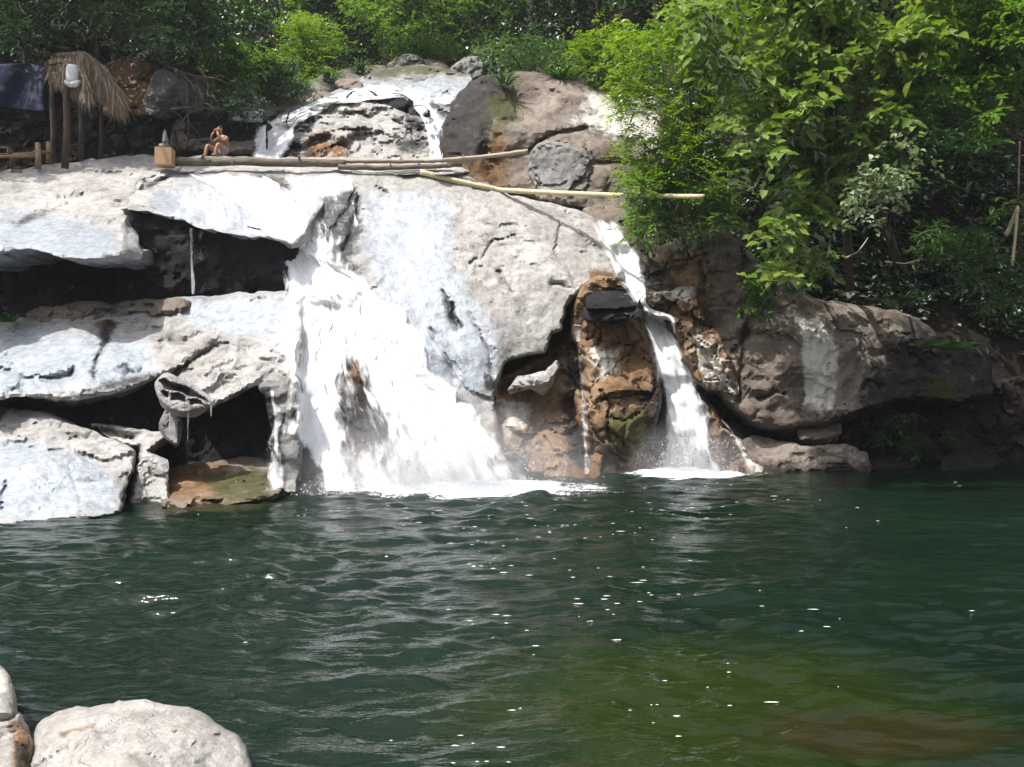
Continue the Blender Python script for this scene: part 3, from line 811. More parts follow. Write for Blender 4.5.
rock('rock_slab', 'upright bluish grey rock slab beside the ochre bank', 'rock',
     [(142,114),(150,84),(154,70),(172,72),(182,80),(178,114)],
     [(142,114,27.8),(154,72,28.6),(180,80,28.5),(178,114,27.8)], M['grey'], step=2.4, rpx=5, rdep=.25, amp=.1, thick=1, seed=50, drape=False,
     masks={'dark': [([(142,114),(182,80),(182,116)], 14)]})
rock('rock_wall', 'dark rock wall behind the blue tarpaulin', 'rock',
     [(-90,176),(-90,30),(0,34),(60,44),(104,60),(102,110),(84,168)],
     [(-90,170,28),(-90,30,30),(100,60,30),(84,166,28.4)], M['soil'], rpx=6, amp=.3, thick=2, seed=51, block=.3, drape=False)

# two boulders on the near shore
rock('boulder', 'large rounded pale boulder on the near shore', 'rock',
     [(30,752),(42,722),(66,709),(100,706),(136,699),(166,705),(194,708),(224,726),(246,746),(256,800),(250,850),(24,850)],
     [(30,752,5.25),(66,709,5.6),(136,699,5.7),(194,708,5.6),(246,746,5.3),(140,770,4.8),(140,850,4.55),(30,850,4.7),(250,850,4.7),(90,735,5.15)],
     M['boulder'], step=3.2, rpx=26, rdep=.22, amp=.045, scale=3.2, jit=2.5, thick=1.2, seed=52, drape=False, facet=.05, fscale=3.0, rk=1.0, terr=.09, tscale=2.6,
     masks={'rust': [([(56,732),(96,724),(94,728),(60,738)], 3)]},
     cracks=[([(44,748),(66,736),(88,728),(102,718)], 4, .03), ([(75,750),(120,748),(160,760)], 8, .03)])
rock('boulder', 'white topped boulder cut by the left edge on the near shore', 'rock',
     [(-70,650),(-20,660),(4,669),(12,682),(18,712),(10,722),(-20,726),(-80,730)],
     [(-70,650,5.9),(4,669,5.8),(16,712,5.5),(-60,730,5.3)], M['boulder'], step=3, rpx=16, rdep=.2, amp=.04, scale=3, thick=.9, seed=53, drape=False, facet=.05, fscale=3.0, rk=1.0, terr=.09, tscale=2.6,
     masks={'pale': [([(-70,650),(10,670),(16,692),(-70,695)], 5)]})
rock('boulder', 'mottled brown boulder between the two pale boulders on the near shore', 'rock',
     [(-80,722),(0,716),(18,713),(30,734),(34,760),(28,800),(20,850),(-80,850)],
     [(-70,722,5.5),(18,713,5.45),(32,750,5.2),(0,780,5.0),(-60,850,4.6),(20,850,4.75)], M['boulder'], step=3, rpx=14, rdep=.2, amp=.05, scale=3, thick=.9, seed=54, drape=False, facet=.05, fscale=3.0, rk=1.0, terr=.09, tscale=2.6,
     masks={'rust': [([(8,715),(34,725),(36,800),(10,800)], 8)], 'dark': [([(12,740),(30,746),(30,800),(16,800)], 5)]})

# ------------------------------------------------------------------ terrain sheet out to the horizon
def terrain_z(x, y):
    left = sstep(3.5, 1.5, x)
    zl = -2.2 + sstep(22.3, 24.6, y) * 8.2 + sstep(24.6, 28, y) * 1.2 + np.minimum(np.maximum(0, y - 28) * .62, 13.6 + np.maximum(0, y - 50) * .5)
    zr = -2.2 + sstep(22.9, 23.8, y) * 5.2 + np.clip(y - 23.6, 0, 6) * .85 + np.minimum(np.maximum(0, y - 29.6) * .75, 13 + np.maximum(0, y - 47) * .5)
    z = left * zl + (1 - left) * zr
    back = sstep(25, 32, y)
    z = z + back * .45 * np.clip(np.abs(x + 5) - 4, 0, 14)
    side = sstep(13, 19, np.abs(x)) * sstep(40, 20, y)
    z = np.maximum(z, -2.2 + side * 7)
    near = sstep(4.6, 2.2, y)
    z = np.maximum(z, -2.2 + near * 2.6)
    return np.minimum(z, 70)
ax = np.unique(np.r_[np.linspace(-900, -60, 15), np.linspace(-60, -16, 23), np.linspace(-16, 18, 120), np.linspace(18, 60, 22), np.linspace(60, 900, 15)])
ay = np.unique(np.r_[np.linspace(-900, -20, 14), np.linspace(-20, 18, 40), np.linspace(18, 34, 90), np.linspace(34, 80, 60), np.linspace(80, 1200, 18)])
gx, gy = np.meshgrid(ax, ay)
gz = terrain_z(gx, gy)
pp = np.stack([gx.ravel(), gy.ravel(), gz.ravel()], -1)
pp[:, 2] += .25 * fbm(pp * .6, 5, 77) * (pp[:, 2] > -1)
nx_, ny_ = len(ax), len(ay)
ii = (np.arange(ny_ - 1)[:, None] * nx_ + np.arange(nx_ - 1)).ravel()
tf = np.stack([ii, ii + 1, ii + nx_ + 1, ii + nx_], -1)
tag(mesh_obj('terrain', pp, tf, M['soil'], origin=(0, 0, 0)), kind='structure')
TERR = BVHTree.FromPolygons([tuple(v) for v in pp], tf.tolist())
def ground(x, y):
    h = TERR.ray_cast(Vector((x, y, 200)), Vector((0, 0, -1)))
    return h[0].z if h[0] else 0.0

# ------------------------------------------------------------------ the pool
def water_mat():
    t = NT('pool_water')
    p = t.pos()
    body = t.ramp(t.noise(p, .22, 3), [(.3, (.0025, .009, .005)), (.7, (.005, .015, .008))])
    # a shallower bed shows brown and green near the right foreground
    def patch(cx, cy, rx, ry):
        m = t.new('ShaderNodeMapping', None, Vector=p, Location=(-cx / rx, -cy / ry, 0), Scale=(1 / rx, 1 / ry, .001)).outputs[0]
        ln = t.new('ShaderNodeVectorMath', {'operation': 'LENGTH'}, i0=m).outputs['Value']
        return t.fr(t.math('ADD', ln, t.math('MULTIPLY', t.math('SUBTRACT', t.noise(p, 1.3, 5), .5), .9)), .35, 1.15, 1.0, 0.0)
    body = t.mix(patch(1.5, 6.6, 2.4, 2.0), body, (.011, .020, .003))
    body = t.mix(patch(2.5, 6.1, 1.1, .55), body, (.017, .015, .005))
    body = t.mix(patch(-5.3, 16.0, 1.2, .9), body, (.03, .032, .014))
    n1 = t.noise(t.pos((.55, 1.8, 1)), 3.5, 4, .6, .3)
    n2 = t.noise(t.pos((.6, 1.8, 1)), 9, 3, .6)
    nb = t.bump(n1, .45, .07)
    nb = t.bump(n2, .35, .02, nb)
    b = t.new('ShaderNodeBsdfPrincipled', None, Base_Color=body, Roughness=.09, IOR=1.33, Normal=nb)
    return t.done(b)
ry_ = np.concatenate([np.geomspace(3.2, 23.4, 560)])
cx_ = np.linspace(-1, 1, 520)
wy, wu = np.meshgrid(ry_, cx_, indexing='ij')
wx = wu * (wy * .72 + 2.0)
rs = np.random.RandomState(5)
wz = np.zeros_like(wx)
cellsz = wy * .0036
wpx = wx + .35 * fbm(np.stack([wx.ravel() * .5, wy.ravel() * .7, wx.ravel() * 0], -1), 3, 3).reshape(wx.shape)
for k, lam in enumerate((1.3, .75, .5, .36, .26, .18, .12)):
    th = (-.22, .16, -.10, .26, -.3, .05, .2)[k]
    a_, b_ = wpx * math.cos(th) + wy * math.sin(th), -wpx * math.sin(th) + wy * math.cos(th)
    q_ = np.stack([a_.ravel() / (lam * 1.9), b_.ravel() / lam * 1.35, np.full(wx.size, k * 3.1)], -1)
    n_ = vnoise(q_, 500 + k) - .35 * np.abs(vnoise(q_ * 1.3 + 7, 540 + k))
    wz += (.008, .015, .030, .037, .034, .027, .019)[k] * n_.reshape(wx.shape) * sstep(1.6, 4.5, lam / np.maximum(cellsz, 1e-3))
gq = np.stack([wx.ravel() * .3, wy.ravel() * .4, wx.ravel() * 0], -1)
gust = (.85 + .7 * fbm(gq, 3, 9).reshape(wx.shape)) * (1.08 - .45 * sstep(1.5, 6, wx))
chop = 1 + .35 * np.exp(-(((wx + 1.6) / 2.6) ** 2 + ((wy - 17.5) / 2.0) ** 2)) + .9 * np.exp(-(((wx - 4.0) / 1.4) ** 2 + ((wy - 20.5) / 1.3) ** 2))
wz = wz * gust * chop
wv = np.stack([wx.ravel(), wy.ravel(), wz.ravel()], -1)
nr, nc = wx.shape
ii = (np.arange(nr - 1)[:, None] * nc + np.arange(nc - 1)).ravel()
wf = np.stack([ii, ii + 1, ii + nc + 1, ii + nc], -1)
tag(mesh_obj('pool_water', wv, wf, water_mat(), origin=(0, 12, 0)), kind='structure')

# ------------------------------------------------------------------ falling water, draped over the rocks
BVH = BVHTree.FromPolygons(SOLID_V, SOLID_F)
EYEV = Vector((0, 0, EYE))
def depth_at(px, py):
    out = np.full(px.shape, np.nan)
    fl = out.ravel()
    for i, (a, b) in enumerate(zip(px.ravel(), py.ravel())):
        d = Vector(((a - 512) / FOC, 1, (HOR - b) / FOC))
        h = BVH.ray_cast(EYEV, d.normalized())
        if h[0]:
            fl[i] = h[0].y
    return out
def blur(a, n):
    for _ in range(n):
        p = np.pad(a, 1, 'edge')
        a = (p[:-2, 1:-1] + p[2:, 1:-1] + p[1:-1, :-2] + p[1:-1, 2:] + 2 * p[1:-1, 1:-1]) / 6
    return a
def resample(pts, n):
    pts = smooth_line(pts, 3, False)
    s = np.r_[0, np.cumsum(np.hypot(*np.diff(pts, axis=0).T))]
    t = np.linspace(0, s[-1], n)
    return np.c_[np.interp(t, s, pts[:, 0]), np.interp(t, s, pts[:, 1])]
def sheet(name, label, cat, left, right, mat, nu=50, nv=120, off=.08, ridge=.06, sm=3, holes=(), edge=.14, dens=1.0, top=.06, bottom=.0,
          seed=0, parent=None, group=None, Y=None, rf=9.0, edgejit=5.0, solid_to=None):
    L, R = resample(left, nv), resample(right, nv)
    u = np.linspace(0, 1, nu)
    v = np.linspace(0, 1, nv)
    px = L[:, None, 0] * (1 - u) + R[:, None, 0] * u
    py = L[:, None, 1] * (1 - u) + R[:, None, 1] * u
    jn = fbm(np.stack([px.ravel() / 16, py.ravel() / 26, px.ravel() * 0 + seed], -1), 4, seed).reshape(px.shape)
    px = px + edgejit * jn
    if Y is None:
        D = depth_at(px, py)
        good = ~np.isnan(D)
        med = np.nanmedian(D)
        for i in range(nv):
            row = D[i]
            g = ~np.isnan(row)
            if g.any():
                row[~g] = np.interp(np.flatnonzero(~g), np.flatnonzero(g), row[g])
        rows = np.flatnonzero(~np.isnan(D[:, 0]))
        for i in range(nv):
            if np.isnan(D[i, 0]):
                D[i] = D[rows[np.argmin(np.abs(rows - i))]]
        S = blur(D, sm)
        D = np.minimum(S, blur(np.minimum(S, D), 1)) - off
    else:
        D = np.interp(py, [Y[0][0], Y[1][0]], [Y[0][1], Y[1][1]])
    W0 = unproj(px, py, D)
    um = np.hypot(W0[:, -1, 0] - W0[:, 0, 0], W0[:, -1, 2] - W0[:, 0, 2]).mean()
    seg = np.linalg.norm(np.diff(W0[:, nu // 2], axis=0), axis=1)
    vm = np.r_[0, np.cumsum(seg)]
    UU = np.broadcast_to(u * um, px.shape)
    VV = np.broadcast_to(vm[:, None], px.shape)
    q = np.stack([UU.ravel() * rf, VV.ravel() * 1.3, UU.ravel() * 0 + seed * 3.3], -1)
    rd = fbm(q, 4, seed + 3).reshape(px.shape)
    q2 = np.stack([UU.ravel() * 2.5, VV.ravel() * 2.5, UU.ravel() * 0 + seed], -1)
    rd = rd * ridge + fbm(q2, 4, seed + 8).reshape(px.shape) * ridge * .3
    D = D - rd
    d = np.full(px.shape, float(dens))
    eu = np.minimum(u, 1 - u)[None, :]
    d = d * (.25 + .75 * sstep(-.01, edge, np.broadcast_to(eu, px.shape) + .11 * jn)) if edge else d
    if top:
        d = d * sstep(-.01, top, v)[:, None]
    if bottom:
        d = d * sstep(-.01, bottom, 1 - v)[:, None]
    for poly, k, fe in holes:
        qq = np.c_[px.ravel(), py.ravel()]
        d = d * (1 - k * sstep(-fe, fe, (sdf(poly, qq) + fe * .9 * fbm(np.c_[qq / np.array([7.0, 16.0]), qq[:, 0] * 0], 3, seed + 5)).reshape(px.shape)))
    V3 = unproj(px, py, D).reshape(-1, 3)
    ii = (np.arange(nv - 1)[:, None] * nu + np.arange(nu - 1)).ravel()
    f = np.stack([ii, ii + nu, ii + nu + 1, ii + 1], -1)
    o = mesh_obj(name, V3, f, mat, parent, None, True, {'dens': d.ravel()}, np.c_[UU.ravel(), VV.ravel()])
    if cat:
        tag(o, label, cat, group)
    return o
M['falls'] = falls_mat('white_water', su=11, sv=.7, bias=.19)
M['thin'] = falls_mat('thin_water', su=9, sv=.7, bias=-.12)
M['casc'] = falls_mat('cascade_water', su=3.5, sv=1.5, bias=.06)

sheet('waterfall', 'broad white main waterfall pouring down the middle of the rocks', 'waterfall',
      [(170,170),(206,186),(238,208),(260,230),(278,258),(281,300),(279,350),(277,385),(270,430),(262,470),(262,490)],
      [(272,172),(298,192),(320,224),(344,258),(372,288),(408,316),(432,348),(450,380),(480,408),(510,438),(532,468),(548,492)],
      M['falls'], nu=120, nv=200, off=.15, ridge=.08, sm=30, seed=61, edge=.15, top=.05, edgejit=9,
      holes=[([(335,372),(352,360),(368,378),(396,420),(388,452),(362,452),(358,490),(340,470)], .55, 13), ([(276,438),(296,434),(322,470),(324,492),(280,492)], .9, 5),
             ([(366,432),(400,428),(412,472),(372,486)], .3, 14), ([(282,392),(298,392),(300,420),(284,424)], .35, 7), ([(178,168),(240,172),(250,204),(215,190)], .25, 10), ([(420,470),(460,462),(470,488),(425,490)], .2, 8)])
sheet('water_film', 'thin white sheet of water spreading over the dripping slab above its lip', 'water film',
      [(150,186),(146,200),(150,214)], [(262,172),(280,200),(290,242)], M['falls'], nu=80, nv=40, off=.04, ridge=.02, sm=2, seed=60, edge=.3, dens=.52, top=.2, edgejit=6)
sheet('waterfall', 'narrow white right waterfall falling between the brown rocks', 'waterfall',
      [(582,216),(598,248),(616,279),(630,298),(638,318),(648,348),(651,380),(655,420),(650,476)],
      [(622,216),(640,250),(648,285),(652,308),(676,318),(688,348),(702,378),(709,412),(714,440),(730,476)],
      M['falls'], nu=44, nv=130, off=.12, ridge=.07, sm=6, seed=62, edge=.3, edgejit=4,
      holes=[([(650,380),(664,378),(672,430),(672,458),(655,450)], .5, 6)])
sheet('water_film', 'thin bluish sheet of water sliding down the left of the dome', 'water film',
      [(366,188),(368,220),(364,250),(385,290),(420,345),(446,392)], [(446,192),(452,225),(452,258),(478,300),(494,350),(497,392)],
      M['thin'], nu=50, nv=90, off=.035, ridge=.015, sm=1, seed=63, edge=.2, dens=.66, bottom=.2, edgejit=6, holes=[([(440,290),(455,300),(464,330),(445,325)], .8, 5)])
sheet('water_film', 'broken rivulets between the main waterfall and the top of the dome', 'water film',
      [(262,174),(276,195),(292,220),(312,250),(330,268)], [(362,172),(366,190),(362,225),(356,262),(346,288)],
      M['thin'], nu=60, nv=70, off=.05, ridge=.03, sm=1, seed=64, edge=.08, dens=.93, edgejit=5,
      holes=[([(320,200),(356,188),(360,215),(340,240),(325,240)], .45, 6), ([(345,235),(362,222),(356,262),(340,270)], .75, 6), ([(256,172),(284,178),(298,206),(280,200)], .6, 6)])
sheet('cascade', 'left arm of the upper cascade falling behind the logs', 'cascade',
      [(384,74),(364,82),(340,90),(308,102),(282,114),(260,126),(252,140),(250,162)], [(440,92),(404,98),(370,102),(342,104),(316,116),(298,130),(290,146),(286,162)],
      M['casc'], nu=40, nv=110, off=.15, ridge=.12, sm=2, seed=65, edge=.25, top=.2, dens=1.05, edgejit=8)
sheet('cascade', 'right arm of the upper cascade tumbling over dark rocks', 'cascade',
      [(384,78),(396,92),(408,106),(418,116),(426,132),(428,160)], [(464,80),(458,94),(450,108),(447,124),(445,140),(446,160)],
      M['casc'], nu=46, nv=70, off=.12, ridge=.12, sm=1, seed=66, edge=.18, top=.3, dens=1.0, edgejit=7,
      holes=[([(424,100),(452,106),(458,120),(440,118)], .7, 5), ([(440,140),(462,138),(462,146),(444,148)], .6, 3)])
sheet('cascade', 'thin white veil on the dark wall left of the upper cascade', 'cascade',
      [(226,111),(230,116),(232,124)], [(264,108),(264,118),(262,128)], M['casc'], nu=24, nv=16, off=.08, ridge=.05, sm=1, seed=67, edge=.1, bottom=.4)
sheet('trickle', 'longest thin thread of water dropping from the dripping slab', 'trickle', [(186,224),(188,260),(189,294)], [(198,226),(196,260),(196,294)], M['thin'],
      nu=10, nv=60, seed=68, Y=((226, 20.15), (294, 20.2)), ridge=.02, edge=.5, dens=.95, edgejit=2.0, group='threads of water off the dripping slab')
sheet('trickle', 'short thread of water beside the longest thread', 'trickle', [(196,228),(198,264)], [(206,230),(203,264)], M['thin'],
      nu=8, nv=40, seed=69, Y=((229, 20.1), (290, 20.2)), ridge=.02, edge=.3, dens=.75, bottom=.3, edgejit=1, group='threads of water off the dripping slab')
sheet('trickle', 'faint thread of water near the right end of the dripping slab', 'trickle', [(234,237),(239,262),(239,290)], [(250,238),(248,262),(246,290)], M['thin'],
      nu=10, nv=50, seed=70, Y=((238, 20.0), (290, 20.1)), ridge=.02, edge=.3, dens=.62, bottom=.3, edgejit=1.6, group='threads of water off the dripping slab')
sheet('trickle', 'white thread of water on the pillar beside the small cave', 'trickle', [(265,386),(270,420),(271,460),(268,488)], [(276,386),(281,420),(284,460),(288,488)], M['falls'],
      nu=10, nv=70, seed=71, off=.1, ridge=.02, edge=.5, dens=.72, edgejit=3)
for k, (x0, y0, y1, Yk, lab) in enumerate(((170, 409, 444, 16.75, 'thread of water dripping from the left of the curled lip'), (188, 410, 448, 16.8, 'thread of water dripping from the middle of the curled lip'), (211, 403, 420, 16.95, 'shortest thread of water, at the right tip of the curled lip'))):
    sheet('trickle', lab, 'trickle', [(x0 - 1.6, y0), (x0 - 1, y1)], [(x0 + 1.6, y0), (x0 + 1, y1)], M['falls'], nu=6, nv=30, seed=72 + k, Y=((y0, Yk), (y1, Yk + .02)), ridge=.01, edge=.3, dens=.75, bottom=.3, edgejit=1,
          group='threads of water off the curled lip')
sheet('trickle', 'pale vertical trickle down the left flank of the brown buttress', 'trickle', [(573,352),(575,400),(578,440),(578,474)], [(587,352),(591,400),(596,432),(598,474)], M['thin'],
      nu=12, nv=80, seed=75, off=.06, ridge=.02, sm=1, edge=.5, dens=.78, edgejit=4)
sheet('trickle', 'white trickle along the sloping ridge right of the right waterfall', 'trickle', [(718,418),(730,440),(744,474)], [(724,416),(738,438),(764,474)], M['thin'],
      nu=14, nv=50, seed=76, off=.06, ridge=.02, sm=1, edge=.5, dens=.85, edgejit=4)

# foam where the falls land, and white flecks painted as pool glints
def foam_mat():
    t = NT('foam')
    p = t.pos()
    n = t.math('ADD', t.math('MULTIPLY', t.noise(t.pos((1, 1.6, 1)), 2.2, 7, .7, .6), .55), t.math('MULTIPLY', t.noise(p, 9, 6, .75), .45))
    a = t.fr(t.math('ADD', t.attr('dens'), t.math('MULTIPLY', t.math('SUBTRACT', n, .5), 3.2)), .45, .8)
    d = t.new('ShaderNodeBsdfPrincipled', None, Base_Color=(.86, .9, .93, 1), Roughness=.6, Normal=t.bump(n, .6, .05))
    return t.done(t.new('ShaderNodeMixShader', None, i0=a, i1=t.new('ShaderNodeBsdfTransparent'), i2=d))
M['foam'] = foam_mat()
def foam(label, cx, cy, rx, ry, k, seed, hump):
    n = 70
    g = np.linspace(-1.35, 1.35, n)
    X, Yg = np.meshgrid(g, g)
    r = np.hypot(X, Yg)
    d = np.clip(1.15 - r, 0, 1) * k
    x, y = cx + X * rx, cy + Yg * ry
    nz = fbm(np.stack([x.ravel() * 3, y.ravel() * 3, x.ravel() * 0], -1), 4, seed).reshape(x.shape)
    iy = np.clip(np.searchsorted(ry_, y), 0, nr - 1)
    jx = np.clip(((x / (ry_[iy] * .72 + 2.0) + 1) / 2 * (nc - 1)).round().astype(int), 0, nc - 1)
    z = .022 + blur(wz[iy, jx], 1) + hump * np.clip(1 - r, 0, 1) * (.6 + .6 * nz)
    ii = (np.arange(n - 1)[:, None] * n + np.arange(n - 1)).ravel()
    return tag(mesh_obj('foam', np.stack([x.ravel(), y.ravel(), z.ravel()], -1), np.stack([ii, ii + 1, ii + n + 1, ii + n], -1), M['foam'], None, None, True, {'dens': d.ravel()}),
               label, 'foam', kind='stuff')
foam('white foam where the main waterfall meets the pool', -1.2, 17.85, 3.5, 1.25, 1.6, 81, .12)
foam('white foam where the right waterfall meets the pool', 4.0, 20.4, 1.6, .95, 1.6, 82, .12)
foam('thin foam at the mouth of the small cave', -4.9, 17.1, .8, .3, .8, 83, .02)
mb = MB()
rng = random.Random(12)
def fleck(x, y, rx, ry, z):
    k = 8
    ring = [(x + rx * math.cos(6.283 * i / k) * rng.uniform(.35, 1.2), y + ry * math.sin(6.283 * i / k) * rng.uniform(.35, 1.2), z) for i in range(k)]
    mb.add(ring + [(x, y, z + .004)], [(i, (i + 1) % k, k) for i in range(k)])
def wave_at(x, y):
    i = min(max(np.searchsorted(ry_, y), 0), nr - 1)
    u = x / (ry_[i] * .72 + 2.0)
    j = min(max(int((u + 1) / 2 * (nc - 1)), 0), nc - 1)
    return float(wz[i, j])
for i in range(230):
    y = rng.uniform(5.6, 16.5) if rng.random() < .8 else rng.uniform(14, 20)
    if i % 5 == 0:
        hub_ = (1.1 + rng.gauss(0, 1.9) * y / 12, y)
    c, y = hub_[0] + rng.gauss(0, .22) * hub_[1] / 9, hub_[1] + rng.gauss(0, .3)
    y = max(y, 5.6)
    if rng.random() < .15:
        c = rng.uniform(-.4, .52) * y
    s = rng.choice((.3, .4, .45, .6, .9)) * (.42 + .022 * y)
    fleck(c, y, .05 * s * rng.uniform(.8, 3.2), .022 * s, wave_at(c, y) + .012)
tag(mb.build('glint_flecks', simple_mat('fleck', (.6, .63, .62), (.8, .83, .82), 20)), 'small white flecks painting glints on the green pool', 'foam', kind='stuff')
# flying drops
def drops(label, regions, n, seed):
    r = np.random.RandomState(seed)
    V, Fc = [], []
    octa = np.array([(1,0,0),(-1,0,0),(0,1,0),(0,-1,0),(0,0,1),(0,0,-1)], float)
    of = [(0,2,4),(2,1,4),(1,3,4),(3,0,4),(2,0,5),(1,2,5),(3,1,5),(0,3,5)]
    tot = sum(x[-1] for x in regions)
    for (x0, x1, ya, yb, z1, w) in regions:
        for _ in range(int(n * w / tot)):
            c = np.array([(x0 + x1) / 2 + (x1 - x0) / 2 * np.clip(r.normal() * .5, -1.3, 1.3), r.uniform(ya, yb), .02 + z1 * r.uniform(0, 1) ** 2.6])
            s = r.uniform(.004, .011)
            k = len(V)
            V.extend(c + octa * s * np.array([1, 1, r.uniform(.8, 2)]))
            Fc.extend([[k + a for a in f] for f in of])
    return tag(mesh_obj('spray', V, Fc, simple_mat('spray_' + str(seed), (.8, .83, .86), (.88, .9, .92), 3)), label, 'spray', kind='stuff')
def mist(label, c, r, dens, seed):
    bm = bmesh.new()
    bmesh.ops.create_icosphere(bm, subdivisions=3, radius=1)
    v = [(c[0] + q.co.x * r[0], c[1] + q.co.y * r[1], c[2] + q.co.z * r[2]) for q in bm.verts]
    f = [[q.index for q in g.verts] for g in bm.faces]
    bm.free()
    t = NT('mist_' + str(seed))
    p = t.pos()
    m = t.new('ShaderNodeMapping', None, Vector=p, Location=(-c[0] / r[0], -c[1] / r[1], -c[2] / r[2]), Scale=(1 / r[0], 1 / r[1], 1 / r[2])).outputs[0]
    ln = t.new('ShaderNodeVectorMath', {'operation': 'LENGTH'}, i0=m).outputs['Value']
    d = t.math('MULTIPLY', t.fr(ln, .15, 1.0, dens, 0.0), t.fr(t.noise(p, 1.6, 4), .3, .7, .3, 1.4))
    vol = t.new('ShaderNodeVolumePrincipled', None, Density=d)
    vol.inputs['Color'].default_value = (.95, .97, 1, 1)
    t.l.new(vol.outputs[0], t.out.inputs['Volume'])
    tag(mesh_obj('mist', v, f, t.m), label, 'mist', kind='stuff')
mist('soft white mist rising at the foot of the main waterfall', (-1.4, 17.6, .15), (4.0, 1.4, 1.9), .75, 1)
mist('soft white mist rising at the foot of the right waterfall', (4.0, 20.2, .15), (1.7, 1.0, 1.3), .7, 2)
drops('white spray thrown up at the foot of the main waterfall', [(-4.0, .4, 17.2, 18.6, .9, 5), (-4.4, 1.0, 16.9, 17.8, .25, 3)], 8000, 91)
drops('white spray thrown up at the foot of the right waterfall', [(3.1, 4.9, 20.1, 20.8, .8, 3)], 2600, 92)

# ------------------------------------------------------------------ foliage builders
def unit(a):
    return a / np.maximum(np.linalg.norm(a, axis=-1, keepdims=True), 1e-9)

def leaf_geo(pos, dirs, nrm, L, Wd, fold=.25, droop=.18, simple=False):
    """Folded, drooping leaf blades; every leaf is its own small island."""
    d = unit(dirs)
    s = unit(np.cross(nrm, d))
    n = unit(np.cross(d, s))
    L = np.broadcast_to(L, len(pos))[:, None]
    Wd = np.broadcast_to(Wd, len(pos))[:, None]
    if simple:
        v = np.stack([pos, pos + d*L*.5 + s*Wd*.5 + n*Wd*fold*.4, pos + d*L - n*L*droop, pos + d*L*.5 - s*Wd*.5 + n*Wd*fold*.4], 1)
        f = np.arange(len(pos))[:, None] * 4 + np.arange(4)
        return v.reshape(-1, 3), f
    up = n * Wd * fold
    v = np.stack([pos,
                  pos + d*L*.28 + s*Wd*.44 + up*.8, pos + d*L*.66 + s*Wd*.40 + up - n*L*droop*.4,
                  pos + d*L - n*L*droop,
                  pos + d*L*.66 - s*Wd*.40 + up - n*L*droop*.4, pos + d*L*.28 - s*Wd*.44 + up*.8], 1)
    b = np.arange(len(pos))[:, None] * 6
    f = np.concatenate([b + np.array([0, 3, 2, 1]), b + np.array([0, 5, 4, 3])])
    return v.reshape(-1, 3), f

def clump_leaves(rs, cen, rad, twigs, K, L, Wd, flat=.5, upb=.35, fern=False):
    """Twigs fan out of every clump centre and carry alternate leaves (or feathery leaflets)."""
    n = len(cen)
    c = np.repeat(cen, twigs, 0)
    r = np.repeat(np.broadcast_to(rad, n), twigs) * rs.uniform(.55, 1.25, n * twigs)
    td = unit(rs.normal(size=(n * twigs, 3)) * np.array([1, 1, .75]) + np.array([0, 0, upb]))
    st = c + rs.normal(size=c.shape) * .28 * r[:, None]
    t = np.linspace(.22, 1, K)[None, :, None]
    p = st[:, None] + td[:, None] * r[:, None, None] * t - np.array([0, 0, 1]) * (r[:, None, None] * t * t * .35)
    sidev = unit(np.cross(td, np.array([0, 0, 1.0]) + rs.normal(size=td.shape) * .2))
    sgn = np.where(np.arange(K) % 2 == 0, 1.0, -1.0)[None, :, None]
    if fern:
        d = sidev[:, None] * sgn + td[:, None] * .35 + rs.normal(size=p.shape) * .08
    else:
        d = sidev[:, None] * sgn * .85 + td[:, None] * .7 + rs.normal(size=p.shape) * .3 - np.array([0, 0, .3])
    nr = np.array([0, 0, 1.0]) + rs.normal(size=p.shape) * flat * .6
    sz = rs.uniform(.45, 1.3, p.shape[:2])
    return p.reshape(-1, 3), d.reshape(-1, 3), nr.reshape(-1, 3), (L * sz).ravel(), (Wd * sz * rs.uniform(.85, 1.15, sz.shape)).ravel()

def in_poly_px(rs, poly, n):
    poly = np.asarray(poly, float)
    lo, hi = poly.min(0), poly.max(0)
    out = np.zeros((0, 2))
    while len(out) < n:
        q = rs.uniform(lo, hi, (n * 3, 2))
        out = np.r_[out, q[inside(poly, q)]]
    return out[:n]

def limbs(mb, base, cens, rad, rng, k=8, seg=6):
    """A leaning trunk that forks towards some of the clumps."""
    cens = [Vector(c) for c in cens]
    top = sum(cens, Vector()) / len(cens)
    base = Vector(base)
    mid = base.lerp(top, .5) + Vector((rng.uniform(-.3, .3), rng.uniform(-.3, .3), 0)) * (top - base).length * .12
    tr = [base, base.lerp(mid, .5) + Vector((rng.uniform(-.1, .1), 0, 0)), mid, mid.lerp(top, .6), top]
    mb.tube(tr, [rad, rad * .85, rad * .68, rad * .5, rad * .25], 8, .06, rng)
    for c in rng.sample(cens, min(k, len(cens))):
        s = tr[rng.choice((1, 2, 2, 3))]
        m = s.lerp(c, .55) + Vector((rng.uniform(-.3, .3), rng.uniform(-.3, .3), rng.uniform(.0, .35)))
        mb.tube([s, m, c], [rad * .42, rad * .25, rad * .1], 5, .05, rng)

